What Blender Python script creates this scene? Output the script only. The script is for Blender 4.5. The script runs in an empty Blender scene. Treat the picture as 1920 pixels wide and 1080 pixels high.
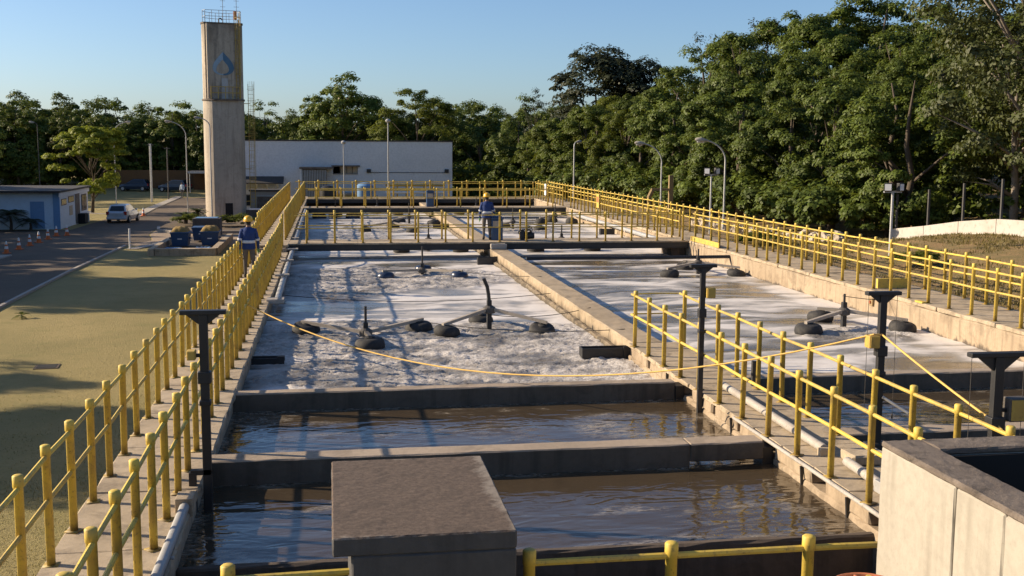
import bpy, bmesh, math, random
import numpy as np
from mathutils import Vector, Matrix, Quaternion

C = bpy.context.scene.collection
sc = bpy.context.scene
R = math.radians
rng = random.Random(7)

# ------------------------------------------------------------------ camera
cam_d = bpy.data.cameras.new("camera")
cam = bpy.data.objects.new("camera", cam_d); C.objects.link(cam); sc.camera = cam
cam_d.sensor_width = 36.0
cam_d.lens = 39.71
cam_d.clip_start = 0.1
cam_d.clip_end = 3000
def _cam_matrix(yaw, pit, rol, H):
    fw = np.array([math.sin(yaw)*math.cos(pit), math.cos(yaw)*math.cos(pit), -math.sin(pit)])
    r = np.array([math.cos(yaw), -math.sin(yaw), 0.0]); d = np.cross(fw, r)
    c, s = math.cos(rol), math.sin(rol)
    r2 = c*r - s*d; d2 = s*r + c*d
    m = Matrix.Identity(4)
    for i in range(3):
        m[i][0] = r2[i]; m[i][1] = -d2[i]; m[i][2] = -fw[i]
    m[2][3] = H
    return m
cam.matrix_world = _cam_matrix(0.15967, 0.12664, 0.00617, 4.0)

# ------------------------------------------------------------------ light
SUN_EL, SUN_AZ = 22.3, 18.0          # the sun stands to the lawn side, 18 degrees beyond square on
to_sun = Vector((-math.cos(R(SUN_AZ))*math.cos(R(SUN_EL)), math.sin(R(SUN_AZ))*math.cos(R(SUN_EL)), math.sin(R(SUN_EL))))
w = bpy.data.worlds.new("World"); sc.world = w; w.use_nodes = True
nt = w.node_tree
sky = nt.nodes.new("ShaderNodeTexSky"); sky.sky_type = 'NISHITA'; sky.sun_disc = False
sky.sun_elevation = R(SUN_EL); sky.sun_rotation = math.atan2(to_sun.x, to_sun.y)
sky.air_density = 0.8; sky.dust_density = 0.9; sky.ozone_density = 4.2
nt.links.new(sky.outputs[0], nt.nodes["Background"].inputs[0])
nt.nodes["Background"].inputs[1].default_value = 0.092
sun_d = bpy.data.lights.new("sun", 'SUN'); sun_d.energy = 5.0; sun_d.angle = R(0.5); sun_d.color = (1.0, 0.815, 0.585)
sun = bpy.data.objects.new("sun", sun_d); C.objects.link(sun)
sun.rotation_euler = to_sun.to_track_quat('Z', 'Y').to_euler()
sc.view_settings.view_transform = 'Standard'
sc.view_settings.look = 'None'
sc.view_settings.gamma = 1.0
sc.view_settings.exposure = 0.75
sc.view_settings.use_curve_mapping = False
sc.cycles.max_bounces = 6
sc.cycles.diffuse_bounces = 3
sc.cycles.glossy_bounces = 3
sc.cycles.transmission_bounces = 4
sc.cycles.caustics_reflective = False
sc.cycles.caustics_refractive = False

# ------------------------------------------------------------------ materials
class NB:
    def __init__(s, name):
        s.m = bpy.data.materials.new(name); s.m.use_nodes = True
        s.t = s.m.node_tree; s.bsdf = s.t.nodes["Principled BSDF"]; s.out = s.t.nodes["Material Output"]
    def n(s, typ, **kw):
        x = s.t.nodes.new(typ)
        for k, v in kw.items(): setattr(x, k, v)
        return x
    def l(s, a, b): s.t.links.new(a, b)
    def pos(s): return s.n("ShaderNodeNewGeometry").outputs["Position"]
    def mapped(s, vec, scale):
        mp = s.n("ShaderNodeMapping"); mp.inputs["Scale"].default_value = scale; s.l(vec, mp.inputs[0]); return mp.outputs[0]
    def noise(s, vec, scale, detail=4, rough=0.55, dist=0.0):
        x = s.n("ShaderNodeTexNoise"); x.inputs["Scale"].default_value = scale; x.inputs["Detail"].default_value = detail
        x.inputs["Roughness"].default_value = rough; x.inputs["Distortion"].default_value = dist
        s.l(vec, x.inputs["Vector"]); return x.outputs["Fac"]
    def ramp(s, fac, stops):
        x = s.n("ShaderNodeValToRGB"); e = x.color_ramp.elements
        while len(e) > 1: e.remove(e[-1])
        for i, (p, c) in enumerate(stops):
            if isinstance(c, (int, float)): c = (c, c, c)
            el = e[0] if i == 0 else e.new(p)
            el.position = p; el.color = (*c, 1)
        s.l(fac, x.inputs[0]); return x.outputs[0]
    def mix(s, fac, a, b, mode='MIX'):
        x = s.n("ShaderNodeMix", data_type='RGBA', blend_type=mode)
        for i, v in ((0, fac), (6, a), (7, b)):
            sock = x.inputs[i]
            if hasattr(v, 'is_output'): s.l(v, sock)
            elif isinstance(v, (int, float)): sock.default_value = v if i == 0 else (v, v, v, 1)
            else: sock.default_value = (*v, 1)
        return x.outputs[2]
    def math(s, op, a, b=0.0, clamp=False):
        x = s.n("ShaderNodeMath", operation=op); x.use_clamp = clamp
        for i, v in enumerate((a, b)):
            if hasattr(v, 'is_output'): s.l(v, x.inputs[i])
            else: x.inputs[i].default_value = v
        return x.outputs[0]
    def maprange(s, v, a, b, c=0.0, d=1.0):
        x = s.n("ShaderNodeMapRange"); s.l(v, x.inputs[0])
        for i, q in enumerate((a, b, c, d)): x.inputs[i+1].default_value = q
        return x.outputs[0]
    def bump(s, h, strength=0.3, dist=0.02, normal=None):
        x = s.n("ShaderNodeBump"); x.inputs["Strength"].default_value = strength; x.inputs["Distance"].default_value = dist
        s.l(h, x.inputs["Height"])
        if normal is not None: s.l(normal, x.inputs["Normal"])
        return x.outputs[0]
    def set(s, **kw):
        for k, v in kw.items():
            sock = s.bsdf.inputs[k.replace('_', ' ')]
            if hasattr(v, 'is_output'): s.l(v, sock)
            elif isinstance(v, (tuple, list)): sock.default_value = (*v, 1) if len(v) == 3 else v
            else: sock.default_value = v
        return s.m

def concrete(name, base, dark, light=None, wet=None, top=None, stain=0.5, scale=1.0, drip=True, bump=0.5):
    b = NB(name); p = b.pos()
    big = b.noise(p, 0.55*scale, 5, 0.6, 0.4)
    fine = b.noise(p, 14*scale, 4, 0.65)
    grit = b.noise(p, 70*scale, 2, 0.6)
    col = b.mix(b.ramp(big, [(0.36, 0.0), (0.66, 1.0)]), base, light or tuple(min(1, c*1.16) for c in base))
    col = b.mix(b.math('MULTIPLY', b.ramp(b.noise(p, 1.7*scale, 6, 0.7, 0.8), [(0.50, 0.0), (0.70, 1.0)]), stain), col, dark)
    col = b.mix(b.math('MULTIPLY', b.ramp(fine, [(0.42, 0.0), (0.72, 1.0)]), 0.35), col, tuple(c*0.62 for c in base))
    col = b.mix(b.math('MULTIPLY', b.ramp(grit, [(0.6, 0.0), (0.75, 1.0)]), 0.25), col, tuple(c*0.5 for c in base))
    if drip:
        d = b.noise(b.mapped(p, (5.0, 5.0, 0.35)), 1.0, 4, 0.6)
        nz = b.n("ShaderNodeSeparateXYZ"); b.l(b.n("ShaderNodeNewGeometry").outputs["Normal"], nz.inputs[0])
        side = b.math('SUBTRACT', 1.0, b.math('ABSOLUTE', nz.outputs[2]), True)
        f = b.math('MULTIPLY', b.math('MULTIPLY', b.ramp(d, [(0.50, 0.0), (0.68, 1.0)]), side), 0.6)
        col = b.mix(f, col, dark)
    if wet:
        z = b.n("ShaderNodeSeparateXYZ"); b.l(p, z.inputs[0])
        zz = b.math('ADD', z.outputs[2], b.math('MULTIPLY', b.math('SUBTRACT', b.noise(b.mapped(p, (3, 3, 1.2)), 1.0, 5, 0.65), 0.5), 0.5))
        col = b.mix(b.maprange(zz, wet[0], wet[1], 1.0, 0.0), col, wet[2])
    if top:      # soot and lichen creeping down from an exposed top edge
        z = b.n("ShaderNodeSeparateXYZ"); b.l(p, z.inputs[0])
        zz = b.math('ADD', z.outputs[2], b.math('MULTIPLY', b.math('SUBTRACT', b.noise(b.mapped(p, (2.2, 2.2, .35)), 1.0, 6, 0.7), 0.5), 6.0))
        col = b.mix(b.maprange(zz, top[0], top[1], 0.0, top[3]), col, top[2])
    h = b.math('ADD', b.math('MULTIPLY', fine, 0.6), b.math('MULTIPLY', grit, 0.4))
    return b.set(Base_Color=col, Roughness=0.9, Normal=b.bump(h, bump, 0.012))

def paint(name, col, worn, rough=0.5, amount=0.5, metal=0.0, scale=1.0, vary=0.0, base_rust=False):
    b = NB(name); p = b.pos()
    n1 = b.noise(p, 3.5*scale, 5, 0.65); n2 = b.noise(p, 28*scale, 3, 0.6)
    c = b.mix(b.math('MULTIPLY', b.ramp(n1, [(0.45, 0.0), (0.72, 1.0)]), amount), col, worn)
    c = b.mix(b.math('MULTIPLY', b.ramp(n2, [(0.58, 0.0), (0.72, 1.0)]), amount*0.8), c, tuple(x*0.55 for x in worn))
    if vary:      # no two pieces have faded alike
        r_ = b.n("ShaderNodeObjectInfo").outputs["Random"]
        c = b.mix(b.math('MULTIPLY', r_, vary), c, tuple(x*0.72 for x in worn))
    if base_rust:  # rust and splashed dirt creeping up from the foot of each post, grime under the cap
        oc = b.n("ShaderNodeTexCoord").outputs["Object"]; xyz = b.n("ShaderNodeSeparateXYZ"); b.l(oc, xyz.inputs[0])
        q = b.math('ADD', xyz.outputs[2], b.math('MULTIPLY', b.math('SUBTRACT', b.noise(p, 9, 4, 0.7), 0.5), 0.35))
        c = b.mix(b.maprange(q, -0.02, 0.14, 0.8, 0.0), c, (0.10, 0.055, 0.025))
        c = b.mix(b.math('MULTIPLY', b.ramp(b.noise(b.mapped(p, (30, 30, 5)), 1.0, 4, 0.7), [(0.60, 0.0), (0.72, 1.0)]), 0.7), c, (0.16, 0.095, 0.04))
    return b.set(Base_Color=c, Roughness=rough, Metallic=metal, Normal=b.bump(n2, 0.15, 0.004))

M = {}
M['walk'] = concrete('walkway_concrete', (0.385, 0.305, 0.205), (0.145, 0.112, 0.077), light=(0.475, 0.385, 0.27), stain=0.8)
M['wall'] = concrete('tank_wall_concrete', (0.36, 0.285, 0.205), (0.13, 0.10, 0.07), light=(0.45, 0.37, 0.26), wet=(-0.52, -0.22, (0.085, 0.068, 0.05)), stain=0.7)
M['lit_wall'] = concrete('rendered_wall_concrete', (0.34, 0.26, 0.175), (0.15, 0.11, 0.07), light=(0.41, 0.325, 0.225), wet=(-0.40, -0.33, (0.10, 0.08, 0.06)), stain=0.75)
M['mid_wall'] = concrete('algae_lined_wall_concrete', (0.36, 0.28, 0.185), (0.16, 0.12, 0.07), light=(0.43, 0.34, 0.23), wet=(-0.36, -0.14, (0.085, 0.068, 0.046)), stain=0.75)
M['beam'] = concrete('beam_concrete', (0.33, 0.26, 0.19), (0.12, 0.095, 0.07), light=(0.40, 0.32, 0.24), stain=0.6)
M['beam_side'] = concrete('shaded_stained_beam', (0.105, 0.088, 0.067), (0.05, 0.043, 0.032), light=(0.14, 0.118, 0.09), stain=0.7)  # darker copy of the beam concrete: stains plus painted-in shade for the sides
M['dirty'] = concrete('wet_dirty_concrete', (0.10, 0.075, 0.055), (0.045, 0.035, 0.025), stain=0.8)
M['grey_box'] = concrete('grey_concrete', (0.075, 0.072, 0.069), (0.045, 0.043, 0.041), stain=0.45)
def _box_top():
    b = NB('grimy_slab_top'); p = b.pos()
    n = b.noise(p, 2.3, 6, 0.65, 0.5); f = b.noise(p, 26, 4, 0.7); g = b.noise(p, 90, 2, 0.6)
    col = b.mix(b.ramp(f, [(0.35, 0.0), (0.65, 1.0)]), (0.072, 0.050, 0.037), (0.135, 0.098, 0.073))
    xyz = b.n("ShaderNodeSeparateXYZ"); b.l(p, xyz.inputs[0])          # grime has washed off the slab's rim
    ex = b.math('ABSOLUTE', b.math('SUBTRACT', xyz.outputs[0], 0.56)); ey = b.math('ABSOLUTE', b.math('SUBTRACT', xyz.outputs[1], 7.92))
    edge = b.math('MAXIMUM', b.maprange(b.math('ADD', ex, b.math('MULTIPLY', b.math('SUBTRACT', xyz.outputs[0], 0.56), 0.10)), 0.46, 0.66), b.maprange(ey, 0.80, 0.93))
    m = b.math('ADD', b.math('MULTIPLY', edge, 0.30), b.math('ADD', b.math('MULTIPLY', n, 0.75), b.math('MULTIPLY', f, 0.22)))
    col = b.mix(b.ramp(m, [(0.66, 0.0), (0.78, 1.0)]), col, (0.23, 0.195, 0.158))
    col = b.mix(b.math('MULTIPLY', b.ramp(b.noise(p, 4.5, 6, 0.72, 0.8), [(0.48, 0.0), (0.66, 1.0)]), 0.6), col, (0.05, 0.036, 0.027))
    col = b.mix(b.math('MULTIPLY', b.ramp(g, [(0.64, 0.0), (0.74, 1.0)]), 0.35), col, (0.03, 0.022, 0.017))
    return b.set(Base_Color=col, Roughness=0.95, Normal=b.bump(b.math('ADD', f, g), 0.3, 0.005))
M['box_top'] = _box_top()
M['panel'] = concrete('smooth_beige_concrete', (0.365, 0.33, 0.27), (0.25, 0.22, 0.175), light=(0.40, 0.365, 0.30), stain=0.22, bump=0.15)
M['rim'] = concrete('grimy_rim_concrete', (0.12, 0.094, 0.074), (0.045, 0.036, 0.028), light=(0.24, 0.195, 0.155), stain=0.95, scale=3.2, bump=1.0, drip=False)
M['tower'] = concrete('tower_concrete', (0.43, 0.37, 0.29), (0.25, 0.21, 0.165), light=(0.50, 0.43, 0.34), stain=0.5)
def _tower_top():
    m = concrete('stained_tower_concrete', (0.46, 0.39, 0.30), (0.13, 0.11, 0.09), light=(0.52, 0.44, 0.345), stain=0.55, scale=0.9, top=(12.2, 15.6, (0.045, 0.04, 0.034), 0.8))
    return m
M['tower_stained'] = _tower_top()
M['yellow'] = paint('yellow_paint', (0.70, 0.51, 0.08), (0.33, 0.225, 0.095), 0.6, 0.8, vary=0.35)
M['yellow_post'] = paint('yellow_post_paint', (0.70, 0.51, 0.08), (0.36, 0.24, 0.09), 0.6, 0.75, vary=0.22, base_rust=True)
M['yellow_dull'] = paint('dull_yellow_paint', (0.52, 0.35, 0.07), (0.33, 0.21, 0.06), 0.55, 0.6)
M['white_paint'] = concrete('white_wall_paint', (0.74, 0.74, 0.73), (0.60, 0.60, 0.58), light=(0.79, 0.79, 0.78), stain=0.25, scale=0.4, bump=0.1, drip=False)
M['shade_blue_white'] = paint('blue_shaded_wall_paint', (0.55, 0.68, 0.80), (0.42, 0.52, 0.62), 0.8, 0.35, scale=0.3)  # bluish tint of shade painted into a white wall
M['black_steel'] = paint('black_steel', (0.018, 0.018, 0.019), (0.04, 0.037, 0.034), 0.5, 0.5)
M['dark_steel'] = paint('dark_bridge_steel', (0.028, 0.027, 0.026), (0.06, 0.05, 0.04), 0.6, 0.5)
M['galv'] = paint('galvanised_steel', (0.42, 0.42, 0.41), (0.28, 0.27, 0.26), 0.5, 0.5, metal=0.3)
M['pvc'] = paint('pale_plastic_pipe', (0.40, 0.37, 0.33), (0.24, 0.21, 0.18), 0.6, 0.7)
M['rubber'] = paint('black_float_plastic', (0.022, 0.022, 0.023), (0.08, 0.072, 0.062), 0.8, 0.65, scale=2)
M['navy_float'] = paint('navy_float_plastic', (0.018, 0.03, 0.065), (0.045, 0.06, 0.09), 0.3, 0.5)
M['arm'] = paint('dusty_arm_steel', (0.38, 0.33, 0.27), (0.2, 0.17, 0.14), 0.7, 0.6)
M['arm_dark'] = paint('dark_arm_steel', (0.09, 0.08, 0.07), (0.05, 0.045, 0.04), 0.6, 0.6)
M['blue_bin'] = paint('blue_bin_plastic', (0.02, 0.065, 0.16), (0.035, 0.07, 0.13), 0.45, 0.4)
M['rope'] = paint('yellow_rope', (0.72, 0.46, 0.12), (0.5, 0.32, 0.1), 0.8, 0.4)
M['orange'] = paint('orange_paint', (0.45, 0.15, 0.07), (0.4, 0.14, 0.06), 0.5, 0.5)
M['glass_dark'] = NB('dark_window_glass').set(Base_Color=(0.02, 0.025, 0.03), Roughness=0.08)
M['black'] = NB('black_opening').set(Base_Color=(0.012, 0.012, 0.012), Roughness=0.9)
M['roof_dark'] = paint('dark_roof_sheet', (0.045, 0.043, 0.042), (0.08, 0.075, 0.07), 0.8, 0.5)
M['asphalt'] = concrete('worn_asphalt', (0.098, 0.069, 0.043), (0.06, 0.043, 0.03), light=(0.132, 0.094, 0.06), stain=0.5, scale=0.6, drip=False)
M['paving'] = concrete('tan_paving', (0.33, 0.245, 0.165), (0.2, 0.15, 0.105), stain=0.4, scale=0.6, drip=False)
M['kerb'] = concrete('pale_kerb', (0.36, 0.325, 0.28), (0.2, 0.175, 0.15), stain=0.4, drip=False)
M['car_paint'] = NB('silver_car_paint').set(Base_Color=(0.55, 0.57, 0.6), Roughness=0.25, Metallic=0.35)
M['car_dark'] = NB('dark_car_paint').set(Base_Color=(0.03, 0.045, 0.075), Roughness=0.2, Metallic=0.2)
M['red_lens'] = NB('red_lens').set(Base_Color=(0.35, 0.02, 0.015), Roughness=0.2)
M['tyre'] = NB('tyre_rubber').set(Base_Color=(0.02, 0.02, 0.02), Roughness=0.85)
M['cone_orange'] = NB('cone_orange').set(Base_Color=(0.60, 0.14, 0.03), Roughness=0.6)
M['white'] = NB('white_plastic').set(Base_Color=(0.75, 0.75, 0.74), Roughness=0.5)
M['jacket'] = paint('navy_jacket_cloth', (0.016, 0.045, 0.17), (0.012, 0.03, 0.11), 0.85, 0.6, scale=2)
M['trousers'] = paint('grey_trouser_cloth', (0.13, 0.115, 0.10), (0.09, 0.08, 0.07), 0.9, 0.6, scale=2)
M['skin'] = NB('skin').set(Base_Color=(0.22, 0.12, 0.075), Roughness=0.6)
M['hair'] = NB('dark_hair').set(Base_Color=(0.012, 0.010, 0.009), Roughness=0.7)
M['boot'] = NB('boot_leather').set(Base_Color=(0.02, 0.018, 0.016), Roughness=0.7)
M['band'] = NB('reflective_band').set(Base_Color=(0.62, 0.63, 0.64), Roughness=0.35)
M['helmet'] = NB('yellow_helmet').set(Base_Color=(0.75, 0.42, 0.03), Roughness=0.3)
M['glove'] = NB('glove_cloth').set(Base_Color=(0.16, 0.32, 0.12), Roughness=0.8)
M['shirt_white'] = NB('pale_shirt').set(Base_Color=(0.5, 0.58, 0.66), Roughness=0.85)
M['lamp_glass'] = NB('lamp_lens').set(Base_Color=(0.72, 0.72, 0.72), Roughness=0.2)
M['rust'] = paint('rusty_brown_wall', (0.17, 0.085, 0.03), (0.11, 0.06, 0.03), 0.85, 0.5, scale=0.3)
M['bank_paint'] = paint('patchy_white_wall_paint', (0.47, 0.44, 0.395), (0.34, 0.29, 0.23), 0.85, 0.6, scale=0.2)
M['wood'] = paint('weathered_wood', (0.30, 0.21, 0.10), (0.2, 0.14, 0.08), 0.85, 0.5)
M['emblem_pale'] = paint('pale_blue_emblem', (0.30, 0.42, 0.52), (0.28, 0.30, 0.31), 0.7, 0.6, scale=0.5)
M['emblem_blue'] = paint('blue_emblem', (0.075, 0.17, 0.27), (0.13, 0.18, 0.22), 0.7, 0.6, scale=0.5)
M['sludge'] = paint('dry_yellow_sludge', (0.28, 0.19, 0.06), (0.18, 0.12, 0.05), 0.95, 0.7, scale=1.5)
M['interior'] = paint('tan_interior', (0.55, 0.42, 0.27), (0.35, 0.27, 0.18), 0.8, 0.4)
M['tank_blue'] = paint('pale_blue_tank', (0.16, 0.30, 0.50), (0.12, 0.22, 0.36), 0.5, 0.4)
M['bark'] = paint('bark', (0.10, 0.078, 0.058), (0.055, 0.042, 0.032), 0.95, 0.7, scale=1.2)
M['pale_bark'] = paint('pale_bark', (0.26, 0.22, 0.18), (0.13, 0.11, 0.09), 0.95, 0.7, scale=1.2)

def leaf_mat(name, dark, light, warm=None, trans=0.28):
    b = NB(name)
    at = b.n("ShaderNodeAttribute", attribute_name="tint")
    oi = b.n("ShaderNodeObjectInfo")
    f = b.math('ADD', b.math('MULTIPLY', at.outputs["Fac"], 0.75), b.math('MULTIPLY', oi.outputs["Random"], 0.25))
    stops = [(0.0, dark), (0.55, tuple((a+c)/2 for a, c in zip(dark, light))), (0.9, light)]
    if warm: stops.append((0.97, warm))
    col = b.ramp(f, stops)
    b.set(Base_Color=col, Roughness=0.55)
    b.bsdf.inputs["Specular IOR Level"].default_value = 0.3
    tr = b.n("ShaderNodeBsdfTranslucent"); b.l(b.mix(0.4, col, (0.16, 0.17, 0.02)), tr.inputs[0])
    mx = b.n("ShaderNodeMixShader"); mx.inputs[0].default_value = trans
    b.l(b.bsdf.outputs[0], mx.inputs[1]); b.l(tr.outputs[0], mx.inputs[2]); b.l(mx.outputs[0], b.out.inputs[0])
    return b.m
M['leaf'] = leaf_mat('forest_leaf', (0.036, 0.056, 0.011), (0.158, 0.215, 0.030), (0.19, 0.145, 0.055), 0.34)
M['leaf_bright'] = leaf_mat('bright_leaf', (0.065, 0.095, 0.012), (0.17, 0.195, 0.026), (0.22, 0.135, 0.03), 0.5)
M['leaf_sunny'] = leaf_mat('sunny_leaf', (0.15, 0.19, 0.018), (0.36, 0.40, 0.04), (0.36, 0.22, 0.05), 0.5)
M['leaf_dark'] = leaf_mat('dark_leaf', (0.022, 0.030, 0.014), (0.052, 0.060, 0.026), None, 0.15)
M['leaf_brown'] = leaf_mat('brownish_leaf', (0.036, 0.046, 0.014), (0.100, 0.118, 0.030), (0.20, 0.085, 0.05), 0.22)
M['lawn_blade'] = leaf_mat('lawn_blade', (0.16, 0.135, 0.045), (0.30, 0.24, 0.085), None, 0.3)
M['grass_blade'] = leaf_mat('dry_grass_blade', (0.10, 0.088, 0.024), (0.24, 0.178, 0.058), None, 0.3)

def _lawn():
    b = NB('dry_lawn'); p = b.pos()
    big = b.noise(p, 0.16, 5, 0.6, 0.5); mid = b.noise(p, 1.1, 5, 0.65); fine = b.noise(p, 16, 3, 0.7); blade = b.noise(b.mapped(p, (60, 22, 60)), 1.0, 2, 0.7)
    col = b.mix(b.ramp(big, [(0.35, 0.0), (0.65, 1.0)]), (0.155, 0.128, 0.048), (0.245, 0.185, 0.078))
    col = b.mix(b.math('MULTIPLY', b.ramp(mid, [(0.5, 0.0), (0.68, 1.0)]), 0.6), col, (0.10, 0.108, 0.032))
    col = b.mix(b.math('MULTIPLY', b.ramp(fine, [(0.45, 0.0), (0.75, 1.0)]), 0.45), col, (0.075, 0.072, 0.028))
    col = b.mix(b.math('MULTIPLY', b.ramp(blade, [(0.55, 0.0), (0.75, 1.0)]), 0.35), col, (0.29, 0.225, 0.11))
    h = b.math('ADD', b.math('MULTIPLY', blade, 0.5), fine)
    return b.set(Base_Color=col, Roughness=0.95, Normal=b.bump(h, 0.8, 0.04))
M['lawn'] = _lawn()

def _foam():
    b = NB('sewage_foam'); p = b.pos()
    fo = b.n("ShaderNodeAttribute", attribute_name="foam").outputs["Fac"]
    fr = b.n("ShaderNodeAttribute", attribute_name="froth").outputs["Fac"]
    n1 = b.noise(b.mapped(p, (7, 11, 7)), 1.0, 5, 0.7)
    n2 = b.noise(b.mapped(p, (19, 27, 19)), 1.0, 4, 0.7)
    f = b.math('ADD', fo, b.math('MULTIPLY', b.math('SUBTRACT', n1, 0.5), 0.35), True)
    col = b.ramp(f, [(0.0, (0.125, 0.105, 0.082)), (0.25, (0.21, 0.195, 0.172)), (0.5, (0.355, 0.335, 0.305)), (0.8, (0.62, 0.58, 0.54)), (1.0, (0.72, 0.68, 0.635))])
    br = b.math('MULTIPLY', fr, b.ramp(n2, [(0.40, 0.0), (0.60, 1.0)]))
    col = b.mix(b.math('MULTIPLY', br, 0.62), col, (0.21, 0.175, 0.135))
    rough = b.maprange(f, 0.1, 0.7, 0.12, 0.62)
    h = b.math('ADD', b.math('MULTIPLY', n1, 0.6), b.math('MULTIPLY', n2, 0.5))
    bs = b.n("ShaderNodeBump"); bs.inputs["Distance"].default_value = 0.05
    b.l(h, bs.inputs["Height"]); b.l(b.maprange(fr, 0.0, 1.0, 0.12, 0.9), bs.inputs["Strength"])
    return b.set(Base_Color=col, Roughness=rough, Normal=bs.outputs[0])
M['foam'] = _foam()

def _water():
    b = NB('brown_basin_water'); p = b.pos()
    a = b.noise(b.mapped(p, (0.9, 2.3, 1)), 1.0, 2, 0.5, 1.2)
    c = b.noise(b.mapped(p, (2.8, 6.0, 1)), 1.0, 2, 0.5, 0.8)
    fm = b.n("ShaderNodeAttribute", attribute_name="foam").outputs["Fac"]
    h = b.math('ADD', b.math('MULTIPLY', a, 1.0), b.math('MULTIPLY', c, 0.28))
    f = b.math('MULTIPLY', fm, b.ramp(b.noise(b.mapped(p, (6, 13, 1)), 1.0, 5, 0.7, 1.0), [(0.42, 0.0), (0.62, 1.0)]))
    col = b.mix(f, (0.066, 0.049, 0.031), (0.38, 0.33, 0.26))
    return b.set(Base_Color=col, Roughness=b.maprange(f, 0, 1, 0.05, 0.5), IOR=1.5, Normal=b.bump(h, 0.15, 0.14))
M['water'] = _water()

# ------------------------------------------------------------------ helpers
class MB:
    """collects simple shapes and links them as ONE mesh object"""
    def __init__(s): s.v = []; s.f = []; s.mi = []; s.cur = 0
    def add(s, vs, fs):
        o = len(s.v); s.v += [tuple(q) for q in vs]
        for f in fs: s.f.append(tuple(i+o for i in f)); s.mi.append(s.cur)
        return s
    def box(s, x0, x1, y0, y1, z0, z1, rz=0.0, piv=None):
        vs = [(x, y, z) for z in (z0, z1) for y in (y0, y1) for x in (x0, x1)]
        if rz:
            px, py = piv or ((x0+x1)/2, (y0+y1)/2); c, n = math.cos(rz), math.sin(rz)
            vs = [(px+(x-px)*c-(y-py)*n, py+(x-px)*n+(y-py)*c, z) for x, y, z in vs]
        return s.add(vs, [(0, 2, 3, 1), (4, 5, 7, 6), (0, 1, 5, 4), (2, 6, 7, 3), (0, 4, 6, 2), (1, 3, 7, 5)])
    def tube(s, pts, r, n=8, caps=True):
        pts = [Vector(p) for p in pts]; k = len(pts)
        rs = r if isinstance(r, (list, tuple)) else [r]*k
        rings = []; ref = None
        for i, p in enumerate(pts):
            d = (pts[min(i+1, k-1)] - pts[max(i-1, 0)]).normalized()
            if ref is None: ref = Vector((0, 0, 1)) if abs(d.z) < 0.9 else Vector((1, 0, 0))
            u = d.cross(ref)
            if u.length < 1e-4: u = d.cross(Vector((0, 1, 0)))
            u.normalize(); v = d.cross(u); ref = u.cross(d)
            rings.append([p + (u*math.cos(2*math.pi*j/n) + v*math.sin(2*math.pi*j/n))*rs[i] for j in range(n)])
        vs = [q for ring in rings for q in ring]; fs = []
        for i in range(k-1):
            for j in range(n):
                a = i*n+j; b_ = i*n+(j+1) % n
                fs.append((a, b_, b_+n, a+n))
        if caps: fs += [tuple(range(n-1, -1, -1)), tuple(range((k-1)*n, k*n))]
        return s.add(vs, fs)
    def lathe(s, prof, cx=0, cy=0, n=12, sx=1.0, sy=1.0):
        vs = [(cx+r*math.cos(2*math.pi*j/n)*sx, cy+r*math.sin(2*math.pi*j/n)*sy, z) for r, z in prof for j in range(n)]
        fs = []
        for i in range(len(prof)-1):
            for j in range(n):
                a = i*n+j; b_ = i*n+(j+1) % n
                fs.append((a, b_, b_+n, a+n))
        fs += [tuple(range(n-1, -1, -1)), tuple(range((len(prof)-1)*n, len(prof)*n))]
        return s.add(vs, fs)
    def prism(s, poly, z0, z1):
        n = len(poly); vs = [(x, y, z0) for x, y in poly] + [(x, y, z1) for x, y in poly]
        return s.add(vs, [tuple(range(n-1, -1, -1)), tuple(range(n, 2*n))] + [(i, (i+1) % n, (i+1) % n+n, i+n) for i in range(n)])
    def prism_y(s, poly, y0, y1):
        """polygon in x, z, pushed along y"""
        n = len(poly); vs = [(x, y0, z) for x, z in poly] + [(x, y1, z) for x, z in poly]
        return s.add(vs, [tuple(range(n)), tuple(range(2*n-1, n-1, -1))] + [(i, i+n, (i+1) % n+n, (i+1) % n) for i in range(n)])
    def mesh(s, name, mats, smooth=False):
        me = bpy.data.meshes.new(name); me.from_pydata(s.v, [], s.f)
        for m in (mats if isinstance(mats, list) else [mats]): me.materials.append(m)
        if isinstance(mats, list): me.polygons.foreach_set('material_index', s.mi)
        bm = bmesh.new(); bm.from_mesh(me); bmesh.ops.recalc_face_normals(bm, faces=bm.faces[:]); bm.to_mesh(me); bm.free()
        if smooth:
            me.polygons.foreach_set('use_smooth', [True]*len(me.polygons))
        me.update()
        return me
    def build(s, name, mats, parent=None, smooth=False, loc=None, bevel=0.0):
        o = bpy.data.objects.new(name, s.mesh(name, mats, smooth)); C.objects.link(o)
        if parent: o.parent = parent
        if loc: o.location = loc
        if bevel:
            md = o.modifiers.new("edge", 'BEVEL'); md.width = bevel; md.segments = 2; md.limit_method = 'ANGLE'
        if smooth:
            md = o.modifiers.new("split", 'EDGE_SPLIT'); md.split_angle = R(40)
        return o

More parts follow.
